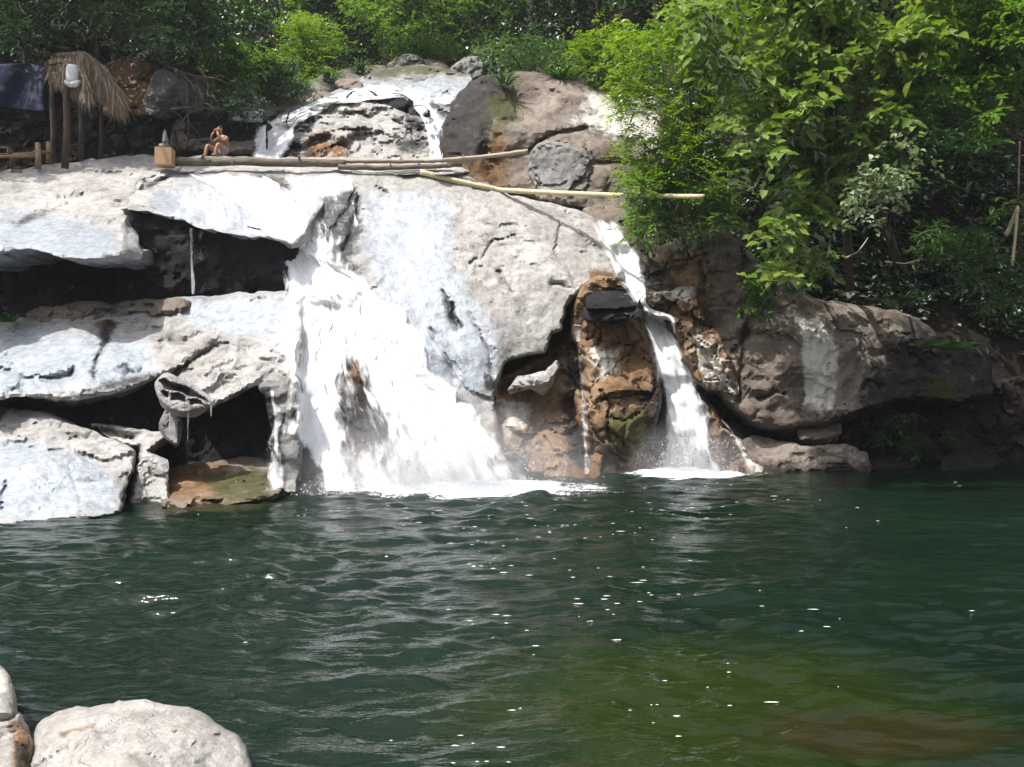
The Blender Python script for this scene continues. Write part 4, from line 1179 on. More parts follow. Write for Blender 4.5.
M['bark'] = simple_mat('bark', (.035, .026, .018), (.12, .095, .07), 9, .9, .7, (1, 1, .3))
M['lf_fern'] = leaf_mat('feathery_leaf', [(.095, .17, .016), (.16, .255, .024), (.22, .315, .04), (.125, .21, .022)], .5, .04)
M['lf_big'] = leaf_mat('broad_leaf', [(.085, .16, .018), (.155, .255, .03), (.215, .31, .05), (.29, .35, .12), (.12, .21, .024)], .48, .12)
M['lf_pale'] = leaf_mat('pale_leaf', [(.16, .24, .09), (.26, .33, .18), (.36, .40, .30), (.10, .17, .05)], .35, .2)
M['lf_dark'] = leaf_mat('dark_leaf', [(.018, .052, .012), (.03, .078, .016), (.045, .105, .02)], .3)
M['lf_mid'] = leaf_mat('mid_leaf', [(.045, .10, .02), (.07, .15, .028), (.10, .18, .035)], .35)
M['lf_lime'] = leaf_mat('lime_leaf', [(.085, .18, .022), (.13, .24, .035), (.17, .28, .045)], .5, .06)
M['lf_dry'] = leaf_mat('dry_leaf', [(.12, .09, .03), (.10, .11, .03), (.16, .12, .05)], .3)

def region_plant(name, label, cat, poly, Y0, Y1, n, mat, L, Wd, twigs=16, K=6, rad=.5, base=None, trad=.08, seed=1, fern=False, group=None,
                 crown='crown', stem='trunk', simple=False, flat=.5, upb=.35, k=8, thin=0.0):
    rs = np.random.RandomState(seed)
    rng = random.Random(seed)
    q = in_poly_px(rs, poly, int(n * 1.45))
    w = fbm(np.c_[q / 38.0, np.full(len(q), seed * 1.7)], 3, seed) + rs.uniform(-.25, .25, len(q))
    q = q[np.argsort(-w)[:n]]                        # uneven: whole patches stay empty
    Yd = rs.uniform(Y0, Y1, n)
    cen = unproj(q[:, 0], q[:, 1], Yd)
    if base is None:
        b = cen.mean(0)
        base = (b[0], b[1], ground(b[0], b[1]) - .1)
    e = empty(name, base, label, cat, group)
    p, d, nr, l, w2 = clump_leaves(rs, cen, rad * rs.uniform(.7, 1.3, n), twigs, K, L, Wd, flat, upb, fern)
    v, f = leaf_geo(p, d, nr, l, w2, simple=simple)
    mesh_obj(crown, v, f, mat, e, base, False)
    mb = MB()
    limbs(mb, base, cen, trad, rng, k)
    mb.build(stem, M['bark'], e, base)
    return e

# ------------------------------------------------------------------ forest on the slopes behind (prototype trees, then copies)
def proto_tree(seed, h, cr, mat, L, n=26, twigs=13, K=6):
    rs = np.random.RandomState(seed)
    rng = random.Random(seed)
    cen = []
    for i in range(n):
        a, zz = rs.uniform(0, 6.283), rs.uniform(-1, 1)
        r = cr * math.sqrt(max(0, 1 - zz * zz * .8)) * rs.uniform(.35, 1.05)
        cen.append((r * math.cos(a), r * math.sin(a), h * .62 + zz * h * .36))
    cen = np.array(cen)
    p, d, nr, l, w = clump_leaves(rs, cen, cr * .36 * rs.uniform(.6, 1.3, n), twigs, K, L, L * .5)
    v, f = leaf_geo(p, d, nr, l, w, simple=True)
    mb = MB()
    limbs(mb, (0, 0, -.6), cen, .16, rng, 9)
    return v, f, mb, mat
protos = [proto_tree(201, 9.5, 3.1, 'lf_mid', .30, 30, 26, 7), proto_tree(202, 8.0, 3.3, 'lf_dark', .30, 28, 26, 7), proto_tree(203, 9.0, 2.8, 'lf_lime', .26, 26, 24, 7)]
tree_sets = []
for v, f, mb, mt in protos:
    e = empty('forest_tree', (0, 0, 0), 'tree', 'tree')
    c = mesh_obj('crown', v, f, M[mt], e, (0, 0, 0), False)
    t = mb.build('trunk', M['bark'], e, (0, 0, 0))
    tree_sets.append([e, c, t, False])
kinds = ('mid green leafy', 'dark green dense', 'bright lime green')
spots = [  # px, distance, kind, scale, what tells it apart
    (20, 32, 1, .8, 'directly above the blue tarpaulin'), (95, 33, 0, .8, 'behind the thatched roof'), (165, 34.5, 1, .85, 'above the ochre bank'),
    (228, 37, 0, .8, 'behind the leafy bank left of the upper cascade'), (285, 41, 0, .8, 'above the gravel bank'), (335, 46, 1, 1.0, 'in the shaded gap above the upper cascade'),
    (385, 44, 2, 1.0, 'straight above the head of the stream'), (440, 45, 0, .9, 'over the small boulders at the head of the stream'), (492, 38, 0, .75, 'left behind the huge brown boulder'),
    (545, 37, 1, .75, 'right above the huge brown boulder'), (600, 36, 0, .8, 'between the huge boulder and the feathery tree'), (660, 35, 1, .9, 'behind the feathery tree'),
    (740, 34, 0, .9, 'behind the left side of the broad leaved tree'), (830, 33, 1, .9, 'behind the middle of the broad leaved tree'), (915, 33, 0, .9, 'behind the right side of the broad leaved tree'),
    (1000, 32, 1, .9, 'at the top right corner'), (-60, 31, 0, .9, 'past the left edge above the tarpaulin'), (60, 42, 0, 1.1, 'high on the far left slope'), (190, 47, 0, 1.0, 'far up the left slope'),
    (260, 54, 1, 1.0, 'far up behind the gravel bank'), (350, 60, 0, 1.35, 'farthest up the valley'), (430, 57, 1, 1.35, 'far up behind the lime tree'), (520, 52, 0, 1.35, 'far up behind the huge boulder'),
    (620, 50, 1, 1.35, 'far up behind the feathery tree'), (760, 48, 1, 1.0, 'far up the right slope'), (900, 46, 0, 1.0, 'far up the right slope near the edge'), (1060, 38, 0, 1.2, 'past the right edge'), (470, 50, 0, 1.5, 'tallest, far behind the lime tree'), (575, 50, 1, 1.5, 'tall and far behind the mossy bush'), (395, 52, 1, 1.5, 'tall and dark far above the stream'), (300, 50, 0, 1.4, 'tall, far behind the feathery bush'), (640, 46, 0, 1.4, 'tall behind the feathery tree'), (535, 46, 0, 1.3, 'halfway up behind the huge boulder'), (310, 36.5, 2, .45, 'small and low beside the gravel bank')]
rng = random.Random(31)
for px, Y, kd, s, where in spots:
    e, c, t, used = tree_sets[kd]
    x = (px - 512) / FOC * Y
    if used:
        e2 = e.copy(); COL.objects.link(e2)
        for o in (c, t):
            o2 = o.copy(); COL.objects.link(o2); o2.parent = e2
        e = e2
    tree_sets[kd][3] = True
    e.location = (x, Y, ground(x, Y) - .2)
    e.rotation_euler = (0, 0, rng.uniform(0, 6.28))
    e.scale = (s, s, s * rng.uniform(.9, 1.15))
    tag(e, kinds[kd] + ' tree ' + where, 'tree', 'forest trees on the slopes')

def undergrowth(name, label, x0, x1, y0, y1, n, L, mat, seed, skip=None, rad=.45, high=.45):
    rs = np.random.RandomState(seed)
    x, y = rs.uniform(x0, x1, n), rs.uniform(y0, y1, n)
    k = fbm(np.stack([x * .6, y * .6, x * 0], -1), 3, seed) + rs.uniform(-.3, .3, n) > -.12
    if skip is not None:
        k &= ~skip(x, y)
    x, y = x[k], y[k]
    cen = np.array([(a, b, ground(a, b) + rs.uniform(.05, high)) for a, b in zip(x, y)])
    p, d, nr, l, w = clump_leaves(rs, cen, rad, 6, 5, L, L * .45, .6, .7)
    v, f = leaf_geo(p, d, nr, l, w, simple=True)
    tag(mesh_obj(name, v, f, mat, None, None, False), label, 'plants', kind='stuff')
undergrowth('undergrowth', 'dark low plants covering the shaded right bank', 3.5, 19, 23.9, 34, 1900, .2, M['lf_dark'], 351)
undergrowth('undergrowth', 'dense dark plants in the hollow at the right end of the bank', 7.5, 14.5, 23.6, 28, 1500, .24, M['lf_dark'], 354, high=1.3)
undergrowth('undergrowth', 'green low plants covering the slopes behind the stream', -26, 20, 31, 58, 4200, .28, M['lf_mid'], 352,
            lambda x, y: (x / y * FOC + 512 > 345) & (x / y * FOC + 512 < 480) & (y < 38))

undergrowth('far_wood', 'far wood covering the upper slopes of the valley', -60, 60, 54, 112, 5200, .75, M['lf_mid'], 353, rad=1.6, high=5.5)

# ------------------------------------------------------------------ plants on the right bank
region_plant('feathery_tree', 'bright green feathery leaved tree leaning over the huge boulder and bamboo pole', 'tree',
             [(596,60),(620,30),(650,14),(700,-30),(770,-30),(775,40),(760,110),(742,190),(720,214),(690,222),(640,236),(628,206),(640,170),(618,140),(634,110)],
             20.8, 23.4, 105, M['lf_fern'], .11, .05, 19, 16, .75, P(700, 250, 23.0), .09, 301, fern=True, simple=True, k=14, flat=.6)
region_plant('broad_leaved_tree', 'broad leaved tree with big layered leaves hanging over the right cliff', 'tree',
             [(672,-40),(930,-40),(940,50),(918,120),(905,170),(880,196),(860,140),(838,150),(842,210),(822,262),(790,268),(776,285),(758,262),(768,180),(740,120),(700,90)],
             17.0, 19.6, 100, M['lf_big'], .26, .16, 13, 6, .55, P(850, 290, 23.2), .12, 302, k=14, flat=.5)
region_plant('broad_leaved_tree', 'darker broad leaved tree deep behind the layered one', 'tree',
             [(690,-150),(1000,-170),(1040,0),(1010,130),(930,190),(850,180),(780,200),(720,140)],
             22.6, 27, 170, M['lf_dark'], .26, .15, 14, 6, .85, P(900, 270, 24.5), .14, 303, k=14)
region_plant('overhanging_tree', 'sunlit yellow green branches reaching in at the top right corner', 'tree',
             [(925,-60),(1090,-60),(1090,118),(1024,112),(985,126),(950,118),(928,128),(915,70),(930,20)],
             17.2, 19.4, 60, M['lf_lime'], .17, .09, 18, 7, .55, P(1110, 240, 21), .1, 304, k=12)
region_plant('shrub', 'shrub with pale whitish leaves below the layered tree', 'shrub',
             [(862,126),(905,124),(936,150),(930,190),(898,214),(880,232),(858,214),(850,170)], 16.0, 16.5, 22, M['lf_pale'], .13, .09, 7, 4, .26, P(896, 268, 22.5), .035, 305, crown='foliage', stem='stem')
region_plant('shrub', 'leafy shrub with narrow leaves under the dark trees at the right edge', 'shrub',
             [(958,232),(990,214),(1022,200),(1050,220),(1050,300),(1000,318),(970,292)], 20.2, 21.2, 22, M['lf_mid'], .2, .06, 12, 6, .4, P(1000, 330, 22.8), .03, 306, crown='foliage', stem='stem')
region_plant('shrub', 'low dark bush on the soil left of the narrow leaved shrub', 'shrub',
             [(915,220),(960,214),(976,244),(950,262),(920,256)], 21.4, 22.4, 14, M['lf_mid'], .22, .05, 12, 6, .35, P(942, 270, 23), .03, 307, crown='foliage', stem='stem')
region_plant('shrub', 'bushy green plants crowding the end of the bamboo pole', 'shrub',
             [(628,180),(700,186),(735,200),(742,236),(700,232),(668,240),(640,232)], 21.0, 22.4, 34, M['lf_lime'], .2, .075, 11, 6, .42, P(690, 258, 23), .03, 308, crown='foliage', stem='stem')
region_plant('shrub', 'pale fine leaved bush between the feathery tree and the bamboo pole', 'shrub',
             [(608,150),(650,140),(700,150),(730,160),(728,188),(660,190),(620,182)], 21.8, 23.4, 36, M['lf_lime'], .10, .045, 14, 10, .5, P(670, 235, 24), .03, 309, fern=True, simple=True, crown='foliage', stem='stem')
region_plant('vine', 'lime green creeper hanging down the cliff below the layered tree', 'vine',
             [(748,240),(770,236),(776,270),(768,300),(764,332),(750,340),(746,300)], 21.2, 21.5, 16, M['lf_lime'], .17, .11, 6, 4, .2, P(760, 262, 22.4), .015, 310, crown='foliage', stem='stem', upb=-.4)
region_plant('shrub', 'small leafy shoot on the left rim of the cliff', 'shrub',
             [(770,262),(800,250),(830,256),(836,276),(800,282),(776,284)], 20.6, 21.4, 14, M['lf_big'], .2, .1, 8, 5, .32, P(806, 292, 22.6), .02, 311, crown='foliage', stem='stem')
region_plant('shrub', 'dim green plants growing in the shade under the cliff', 'shrub',
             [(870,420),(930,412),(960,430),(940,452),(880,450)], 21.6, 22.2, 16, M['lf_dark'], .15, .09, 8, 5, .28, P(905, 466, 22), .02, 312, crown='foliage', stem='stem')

def blades(name, label, cat, base_px, Y, n, L, wd, mat, seed, spread=1.0, group=None, arch=.7, fronds=False):
    """A tuft: arching blades (or fern fronds with leaflets) from one foot."""
    rs = np.random.RandomState(seed)
    base = np.array(P(base_px[0], base_px[1], Y))
    V, F_ = [], []
    for i in range(n):
        a = rs.uniform(0, 6.283)
        out = np.array([math.cos(a), math.sin(a), 0]) * spread
        l = L * rs.uniform(.6, 1.15)
        s = np.array([-math.sin(a), math.cos(a), 0])
        prev = None
        b0 = base + out * rs.uniform(0, .12) + s * rs.normal() * .06
        K = 7
        pts = []
        for j in range(K):
            t = j / (K - 1)
            pts.append(b0 + out * l * t * .75 + np.array([0, 0, 1]) * l * (t * 1.0 - arch * t * t))
        for j in range(K):
            w = wd * (1 - (j / (K - 1)) ** 1.5) * (.25 if fronds else 1) + .002
            V += [pts[j] - s * w, pts[j] + s * w]
            if j:
                k0 = len(V) - 4
                F_.append((k0, k0 + 1, k0 + 3, k0 + 2))
        if fronds:
            for t in np.linspace(.12, .97, 16):
                x = t * (K - 1); j = min(int(x), K - 2)
                p = pts[j] * (1 - (x - j)) + pts[j + 1] * (x - j)
                tan = unit(pts[j + 1] - pts[j])
                for sg in (-1, 1):
                    dl = l * .30 * math.sin(math.pi * (t * .85 + .12))
                    tip = p + s * sg * dl + tan * dl * .45 - np.array([0, 0, dl * .2])
                    m = (p + tip) / 2
                    k0 = len(V)
                    V += [p, m + tan * dl * .13, tip, m - tan * dl * .13]
                    F_.append((k0, k0 + 1, k0 + 2, k0 + 3))
    return tag(mesh_obj(name, V, np.array(F_), mat, None, base, False), label, cat, group)
blades('fern', 'bright green fern on the right end of the cliff top', 'fern', (954, 354), 21.0, 20, 1.05, .03, M['lf_lime'], 401, fronds=True, arch=.85)
blades('fern', 'small dim fern on the cliff rim left of the bright fern', 'fern', (897, 310), 21.4, 14, .75, .02, M['lf_mid'], 402, fronds=True, arch=.7)
blades('fern', 'olive fern seedling above the cream streak', 'fern', (846, 298), 21.8, 9, .5, .02, M['lf_dry'], 403, fronds=True, arch=.7)
blades('grass_tuft', 'long grass drooping over the ledge under the bamboo pole', 'grass', (655, 208), 22.4, 70, 1.4, .028, M['lf_mid'], 404, arch=1.15)
blades('grass_tuft', 'lighter long grass right of the drooping tuft', 'grass', (690, 212), 22.2, 50, 1.2, .028, M['lf_lime'], 405, arch=1.1)
blades('grass_tuft', 'sparse grass on the soil above the small dim fern', 'grass', (925, 300), 22.2, 26, .8, .018, M['lf_mid'], 406, arch=.9)
blades('grass_tuft', 'dry grass tuft beside the bright fern', 'grass', (988, 356), 22.0, 24, .6, .012, M['lf_dry'], 407, arch=.7)
blades('grass_tuft', 'green weeds at the back of the left recess', 'grass', (6, 322), 19.6, 34, .55, .03, M['lf_dark'], 408, arch=.8)
blades('grass_tuft', 'green grass on top of the huge brown boulder', 'grass', (505, 84), 27.0, 40, .9, .03, M['lf_mid'], 409, arch=.9)
blades('grass_tuft', 'dry pale grass on the right shoulder of the huge boulder', 'grass', (618, 96), 27.6, 50, .8, .025, M['lf_dry'], 410, arch=.9)
blades('grass_tuft', 'greenish grass over the back of the huge boulder', 'grass', (560, 80), 28.2, 44, 1.1, .035, M['lf_mid'], 411, arch=.9)
for i, (px, py, Y, lab) in enumerate(((300, 86, 32, 'pale grass tuft at the upper edge of the gravel bank'), (330, 80, 33.5, 'grass tuft where the gravel bank meets the trees'), (262, 92, 30.5, 'straw coloured grass in the middle of the gravel bank'),
                                      (285, 84, 31.5, 'taller green grass on the gravel bank'), (360, 72, 35, 'grass tuft beside the head of the stream'))):
    blades('grass_tuft', lab, 'grass', (px, py), Y, 46, 1.0, .03, M['lf_lime' if i in (0, 3) else 'lf_mid' if i != 2 else 'lf_dry'], 420 + i, arch=.8)

# shrubs along the upper banks
region_plant('shrub', 'bright leafy shrub at the top of the gravel bank', 'shrub', [(205,56),(240,48),(272,56),(276,78),(230,84),(205,78)], 29.6, 31, 26, M['lf_lime'], .2, .1, 10, 6, .5, P(238, 96, 30.5), .03, 321, crown='foliage', stem='stem')
region_plant('shrub', 'dark green shrub right of the bright leafy shrub', 'shrub', [(256,66),(290,64),(306,80),(296,98),(262,96)], 29.8, 31, 24, M['lf_mid'], .2, .1, 10, 6, .5, P(282, 106, 30.6), .03, 322, crown='foliage', stem='stem')
region_plant('shrub', 'dark bush overhanging the wall behind the seated person', 'shrub', [(205,90),(236,84),(258,92),(256,110),(222,112),(206,106)], 27.2, 28, 24, M['lf_dark'], .14, .06, 12, 6, .4, P(232, 116, 28), .03, 323, crown='foliage', stem='stem')
region_plant('shrub', 'feathery green bush on the slope above the gravel bank', 'shrub', [(280,20),(330,14),(350,50),(340,72),(300,80),(284,60)], 34, 36, 40, M['lf_fern'], .14, .06, 14, 10, .7, P(318, 92, 35), .05, 324, fern=True, simple=True, crown='foliage', stem='stem')
region_plant('shrub', 'mossy dark bush crowning the huge brown boulder', 'shrub', [(470,52),(520,40),(580,46),(600,66),(560,80),(500,78),(474,70)], 28.5, 30.5, 44, M['lf_mid'], .16, .07, 12, 6, .6, P(535, 90, 29.5), .04, 325, crown='foliage', stem='stem')
region_plant('shrub', 'leafy bush right of the mossy bush on the huge boulder', 'shrub', [(570,40),(620,30),(650,60),(640,88),(600,84)], 28, 30, 34, M['lf_fern'], .16, .07, 12, 8, .6, P(612, 100, 29), .04, 326, crown='foliage', stem='stem')
region_plant('shrub', 'light green plants among the boulders at the head of the stream', 'shrub', [(384,44),(430,36),(470,40),(476,54),(430,56),(390,58)], 37.6, 40, 30, M['lf_lime'], .2, .09, 10, 6, .6, P(430, 66, 39), .04, 327, crown='foliage', stem='stem')
region_plant('overhanging_tree', 'dark leafy branches hanging over the blue tarpaulin at the top left', 'tree', [(-120,-110),(215,-110),(212,10),(180,44),(120,52),(60,46),(0,54),(-120,50)],
             25.6, 29.5, 110, M['lf_dark'], .2, .1, 16, 7, .8, P(-90, 120, 29), .16, 328, k=14)
region_plant('overhanging_tree', 'tall unseen tree added past the left frame edge to shade the shelter', 'tree', [(-230,-300),(-20,-300),(0,-160),(-210,-150)],
             21.4, 23.8, 42, M['lf_dark'], .26, .13, 14, 6, .8, (-19, 23, 4), .2, 332, k=12)  # unseen crown placed towards the sun to shade the shelter
region_plant('overhanging_tree', 'mid green branches above the ochre bank', 'tree', [(105,-20),(215,-20),(210,30),(190,58),(150,62),(110,50)],
             28, 30, 50, M['lf_mid'], .2, .09, 14, 7, .6, P(185, 100, 30.5), .1, 329, k=10)
region_plant('overhanging_tree', 'lime green branches arching above the upper cascade', 'tree', [(340,-60),(460,-60),(500,-10),(470,26),(420,34),(380,44),(350,30)],
             36, 39, 46, M['lf_lime'], .2, .09, 14, 8, .9, P(505, 60, 40), .12, 330, k=10)
region_plant('overhanging_tree', 'tall unseen tree crown added past the top edge to shade the right bank', 'tree', [(640,-330),(1120,-330),(1120,-110),(960,-60),(800,-90),(690,-70)],
             23.5, 29, 90, M['lf_mid'], .26, .14, 13, 6, 1.0, P(1090, 250, 25.5), .2, 331, k=14)  # unseen crown added above the frame to shade the bank

# ------------------------------------------------------------------ logs and poles
M['log'] = simple_mat('log_bark', (.05, .04, .03), (.20, .165, .125), 7, .85, .8, (.4, 3, 3), .03)
M['palelog'] = simple_mat('bare_wood', (.26, .21, .15), (.46, .40, .31), 7, .75, .5, (.4, 3, 3), .02)
M['bamboo'] = simple_mat('bamboo', (.44, .36, .20), (.60, .52, .34), 5, .5, .2, (.5, 3, 3), .01)
M['darkwood'] = simple_mat('dark_wood', (.025, .017, .012), (.075, .05, .033), 9, .8, .6, (3, 3, .4), .02)
def pole(name, label, cat, pts, r0, r1, mat, seed, rough=.08, group=None, knobs=0):
    rng = random.Random(seed)
    w = [P(*(p if p[2] else (p[0], p[1], depth_at(np.array([[p[0]]], float), np.array([[p[1] + 1.0]], float))[0, 0] - r0 * .8))) for p in pts]
    fine = []
    for i in range(len(w) - 1):
        for j in range(6):
            fine.append(w[i].lerp(w[i+1], j / 6) + Vector((0, rng.uniform(-1, 1), rng.uniform(-1, 1))) * r0 * rough * 1.5)
    fine.append(w[-1])
    n = len(fine)
    rad = [(r0 + (r1 - r0) * i / (n - 1)) * (1 + rng.uniform(-1, 1) * rough) for i in range(n)]
    mb = MB()
    mb.tube(fine, rad, 10, rough * .7, rng)
    if knobs:
        for i in range(2, n - 1, max(1, n // knobs)):
            d = (fine[i+1] - fine[i]).normalized()
            mb.tube([fine[i] - d * .02, fine[i], fine[i] + d * .02], [rad[i] * 1.0, rad[i] * 1.22, rad[i] * 1.0], 10, 0, rng, False)
    for _ in range(0 if knobs else 4):
        i = rng.randrange(2, n - 2)
        d = Vector((rng.uniform(-.4, .4), rng.uniform(-1, 0), rng.uniform(-.2, 1))).normalized()
        mb.tube([fine[i], fine[i] + d * rad[i] * 1.9], [rad[i] * .45, rad[i] * .25], 6, .1, rng)
    return tag(mb.build(name, mat, None, fine[0]), label, cat, group)
G = 'logs laid across the top of the rocks'
pole('log', 'long dark log lying along the top of the rocks from the cardboard box', 'log', [(172,162,24.5),(230,161.5,24.7),(300,163,24.8),(346,164,24.9)], .12, .11, M['log'], 501, group=G)
pole('log', 'grey weathered log running right from the end of the dark log', 'log', [(305,160,25.0),(360,161,25.0),(420,161,25.1),(447,160,25.1)], .07, .06, M['palelog'], 502, group=G)
pole('log', 'thin brown log propped on the huge boulder at its right end', 'log', [(425,161,25.0),(470,158,25.0),(500,155,25.0),(528,151,25.0)], .05, .065, M['palelog'], 503, group=G)
pole('log', 'short dark log half hidden under the grey weathered log', 'log', [(338,167,24.8),(380,168,24.9),(440,166,25.0),(462,165,25.1)], .08, .05, M['log'], 504, group=G)
pole('bamboo_pole', 'long yellow bamboo pole bridging from the dome to the green bushes', 'pole', [(420,172,0),(456,181,0),(500,190,0),(560,193,23.6),(630,195.5,21.9),(704,196.5,20.3)], .085, .055, M['bamboo'], 505, .03, knobs=9)
pole('stick', 'bare brown stick standing in the bamboo grass stems at the right edge', 'stick', [(1021,246,20.6),(1018,215,20.7),(1019,175,20.9),(1020,140,21)], .03, .02, M['darkwood'], 506)
pole('bamboo_cane', 'broken yellow cane leaning at the right edge', 'cane', [(1012,266,20.4),(1015,240,20.4),(1018,206,20.4)], .035, .03, M['bamboo'], 507, .03, knobs=4)
pole('bamboo_cane', 'shorter pale cane crossing behind the broken yellow cane', 'cane', [(1006,236,20.7),(1013,220,20.6),(1018,208,20.5)], .05, .04, M['bamboo'], 508, .03, knobs=3)
pole('dead_branch', 'pale bare twig on the soil below the whitish shrub', 'branch', [(846,258,21.8),(858,252,21.7),(864,244,21.7),(868,238,21.8)], .025, .012, M['palelog'], 509)
pole('dead_branch', 'thin brown branch lying on the soil under the low dark bush', 'branch', [(885,262,22.4),(905,264,22.3),(925,258,22.2),(936,254,22.2)], .025, .012, M['log'], 510)
pole('hanging_root', 'thin root hanging down the face of the cliff near the creeper', 'root', [(742,212,22.2),(741,240,22.3),(739,266,22.4)], .03, .015, M['log'], 511)

# tangle of dry roots left of the seated person
mb = MB()
rng = random.Random(77)
for pts in (((168,66,27.6),(182,74,27.3),(192,84,27.2),(198,96,27.1),(194,106,27.1),(184,118,27.2),(174,140,27.3)), ((172,70,27.5),(196,76,27.2),(216,80,27.4),(232,84,27.8)), ((186,78,27.3),(190,96,27.2),(188,120,27.2),(186,150,27.3)),
            ((196,84,27.2),(204,98,27.1),(202,112,27.1)), ((176,72,27.4),(180,92,27.2),(184,108,27.2)), ((170,108,27.1),(184,110,27.1),(200,106,27.2),(206,106,27.2)), ((200,70,27.4),(208,84,27.2),(206,98,27.1)), ((174,140,27.3),(176,128,27.2),(178,156,27.4))):
    w = [P(*p) + Vector((rng.uniform(-.06, .06), rng.uniform(-.15, .15), rng.uniform(-.06, .06))) for p in pts]
    n = len(w)
    mb.tube(w, [.05 - .03 * i / (n - 1) for i in range(n)], 6, .15, rng)
    for _ in range(5):
        i = rng.randrange(n - 1)
        s = w[i].lerp(w[i+1], rng.random())
        e = s + Vector((rng.uniform(-.5, .5), rng.uniform(-.3, .1), rng.uniform(-.6, .2)))
        mb.tube([s, s.lerp(e, .5) + Vector((rng.uniform(-.1, .1), 0, .08)), e], [.02, .013, .006], 5, .1, rng)
tag(mb.build('dry_roots', M['log'], None, P(176, 150, 27.3)), 'tangle of dry roots hanging from the bank left of the seated person', 'roots')

# ------------------------------------------------------------------ thatched shelter
SB = P(68, 168, 24.2)
hut = empty('thatched_shelter', SB, 'small open shelter on dark posts with a shaggy straw roof', 'shelter')
def post(x0, y0, x1, y1, Y, r):
    mb = MB()
    a, b = P(x0, y0, Y), P(x1, y1, Y + .05)
    mb.tube([a, a.lerp(b, .35) + Vector((.03, 0, 0)), a.lerp(b, .7) - Vector((.02, 0, 0)), b], [r, r * .95, r * .9, r * .85], 8, .06, random.Random(int(x0)))
    return mb.build('post', M['darkwood'], hut, a)
post(65, 168, 68, 66, 24.2, .10)
post(81, 160, 80, 66, 24.9, .08)
post(52, 164, 53, 76, 25.6, .08)
post(100, 160, 102, 92, 25.9, .06)
mb = MB(); mb.tube([P(66, 146, 24.2), P(83, 146, 24.9)], .04, 6); mb.build('crossbar', M['darkwood'], hut)
mb = MB(); mb.tube([P(50, 64, 25.2), P(84, 60, 24.6)], .05, 6); mb.build('ridge_pole', M['darkwood'], hut)
# straw: thousands of thin stalks laid in courses over a roof that slopes to the right and to the viewer
rs = np.random.RandomState(88)
V, F_ = [], []
ridge = [np.array(P(54, 56, 25.8)), np.array(P(82, 54, 24.6))]
eave = [np.array(P(104, 84, 26.4)), np.array(P(120, 98, 24.6))]
hip = [np.array(P(52, 60, 25.8)), np.array(P(80, 60, 24.3))]
hipl = [np.array(P(52, 96, 25.4)), np.array(P(92, 104, 23.8))]
def straw(p, d, l, w):
    s = unit(np.cross(d, rs.normal(size=3)))
    e = p + d * l
    m = p + d * l * .5 + rs.normal(size=3) * .02
    e = e + np.array([0, 0, -.34 * l]) + rs.normal(size=3) * .06
    k = len(V)
    V.extend([p - s * w, p + s * w, m + s * w, m - s * w, e + s * w * .4, e - s * w * .4])
    F_.append((k, k + 1, k + 2, k + 3)); F_.append((k + 3, k + 2, k + 4, k + 5))
for i in range(8000):
    u, v = rs.uniform(), rs.uniform(0, .9)
    a = ridge[0] * (1 - u) + ridge[1] * u
    b = eave[0] * (1 - u) + eave[1] * u
    n = np.array([.3, 0, .8]) * .10 * (1 - .3 * v)
    sag = np.array([0, 0, .22 * math.sin(math.pi * v)])
    p = a * (1 - v) + b * v + n * rs.uniform(.2, 1.2) + sag
    straw(p, unit(b - a + rs.normal(size=3) * .16 + np.array([0, 0, -.35 * v])), rs.uniform(.3, .62), rs.uniform(.003, .008))
for i in range(4500):
    u, v = rs.uniform(), rs.uniform(0, .6)
    a = hip[0] * (1 - u) + hip[1] * u
    b = hipl[0] * (1 - u) + hipl[1] * u
    k = .35 + .65 * u
    p = a * (1 - v * k) + b * v * k + rs.normal(size=3) * .05
    straw(p, unit(b - a + rs.normal(size=3) * .2), rs.uniform(.3, .6) * (.7 + .5 * u), rs.uniform(.003, .008))
for i in range(2600):
    u = rs.uniform()
    a = ridge[1] * (1 - u) + eave[1] * u
    p = a + rs.normal(size=3) * np.array([.05, .12, .05])
    straw(p, unit(np.array([.25, -.25, -1]) + rs.normal(size=3) * .2), rs.uniform(.25, .6), rs.uniform(.003, .008))
t = NT('straw')
g = t.new('ShaderNodeNewGeometry')
b = t.new('ShaderNodeBsdfPrincipled', None, Base_Color=t.ramp(g.outputs['Random Per Island'], [(0, (.11, .078, .048)), (.5, (.25, .185, .125)), (1, (.42, .35, .26))]), Roughness=.85)
M['straw'] = t.done(b)
mesh_obj('thatch_roof', V, np.array(F_), M['straw'], hut, None, False)
# container hung on the front post
mb = MB()
c = P(72, 76, 23.95)
prof = [(.0, .30), (.10, .29), (.14, .22), (.155, .05), (.15, -.12), (.11, -.24), (.0, -.27)]
seg = 14
for i, (r, z) in enumerate(prof):
    mb.v += [(c.x + max(r, .004) * math.cos(6.283 * k / seg), c.y + max(r, .004) * math.sin(6.283 * k / seg), c.z + z) for k in range(seg)]
for i in range(len(prof) - 1):
    mb.f += [[i * seg + k, (i + 1) * seg + k, (i + 1) * seg + (k + 1) % seg, i * seg + (k + 1) % seg] for k in range(seg)]
hb = empty('hanging_container', (c.x, c.y, c.z - .5), 'white rounded container hanging high on the front post of the shelter', 'container')
M['whiteplastic'] = simple_mat('white_plastic', (.55, .55, .55), (.75, .75, .76), 6, .4, .05)
mb.build('body', M['whiteplastic'], hb)
mb = MB(); mb.tube([P(66, 82, 24.0), P(70, 84, 23.9), P(76, 84, 23.9), P(79, 81.5, 24.0)], [.07, .09, .09, .06], 8, .05); mb.build('base_rim', M['whiteplastic'], hb)
mb = MB(); mb.tube([P(69, 67, 24.0), P(70, 62, 24.1), P(74, 62, 24.1), P(75, 67, 24.0)], .012, 6); mb.build('handle', M['darkwood'], hb)

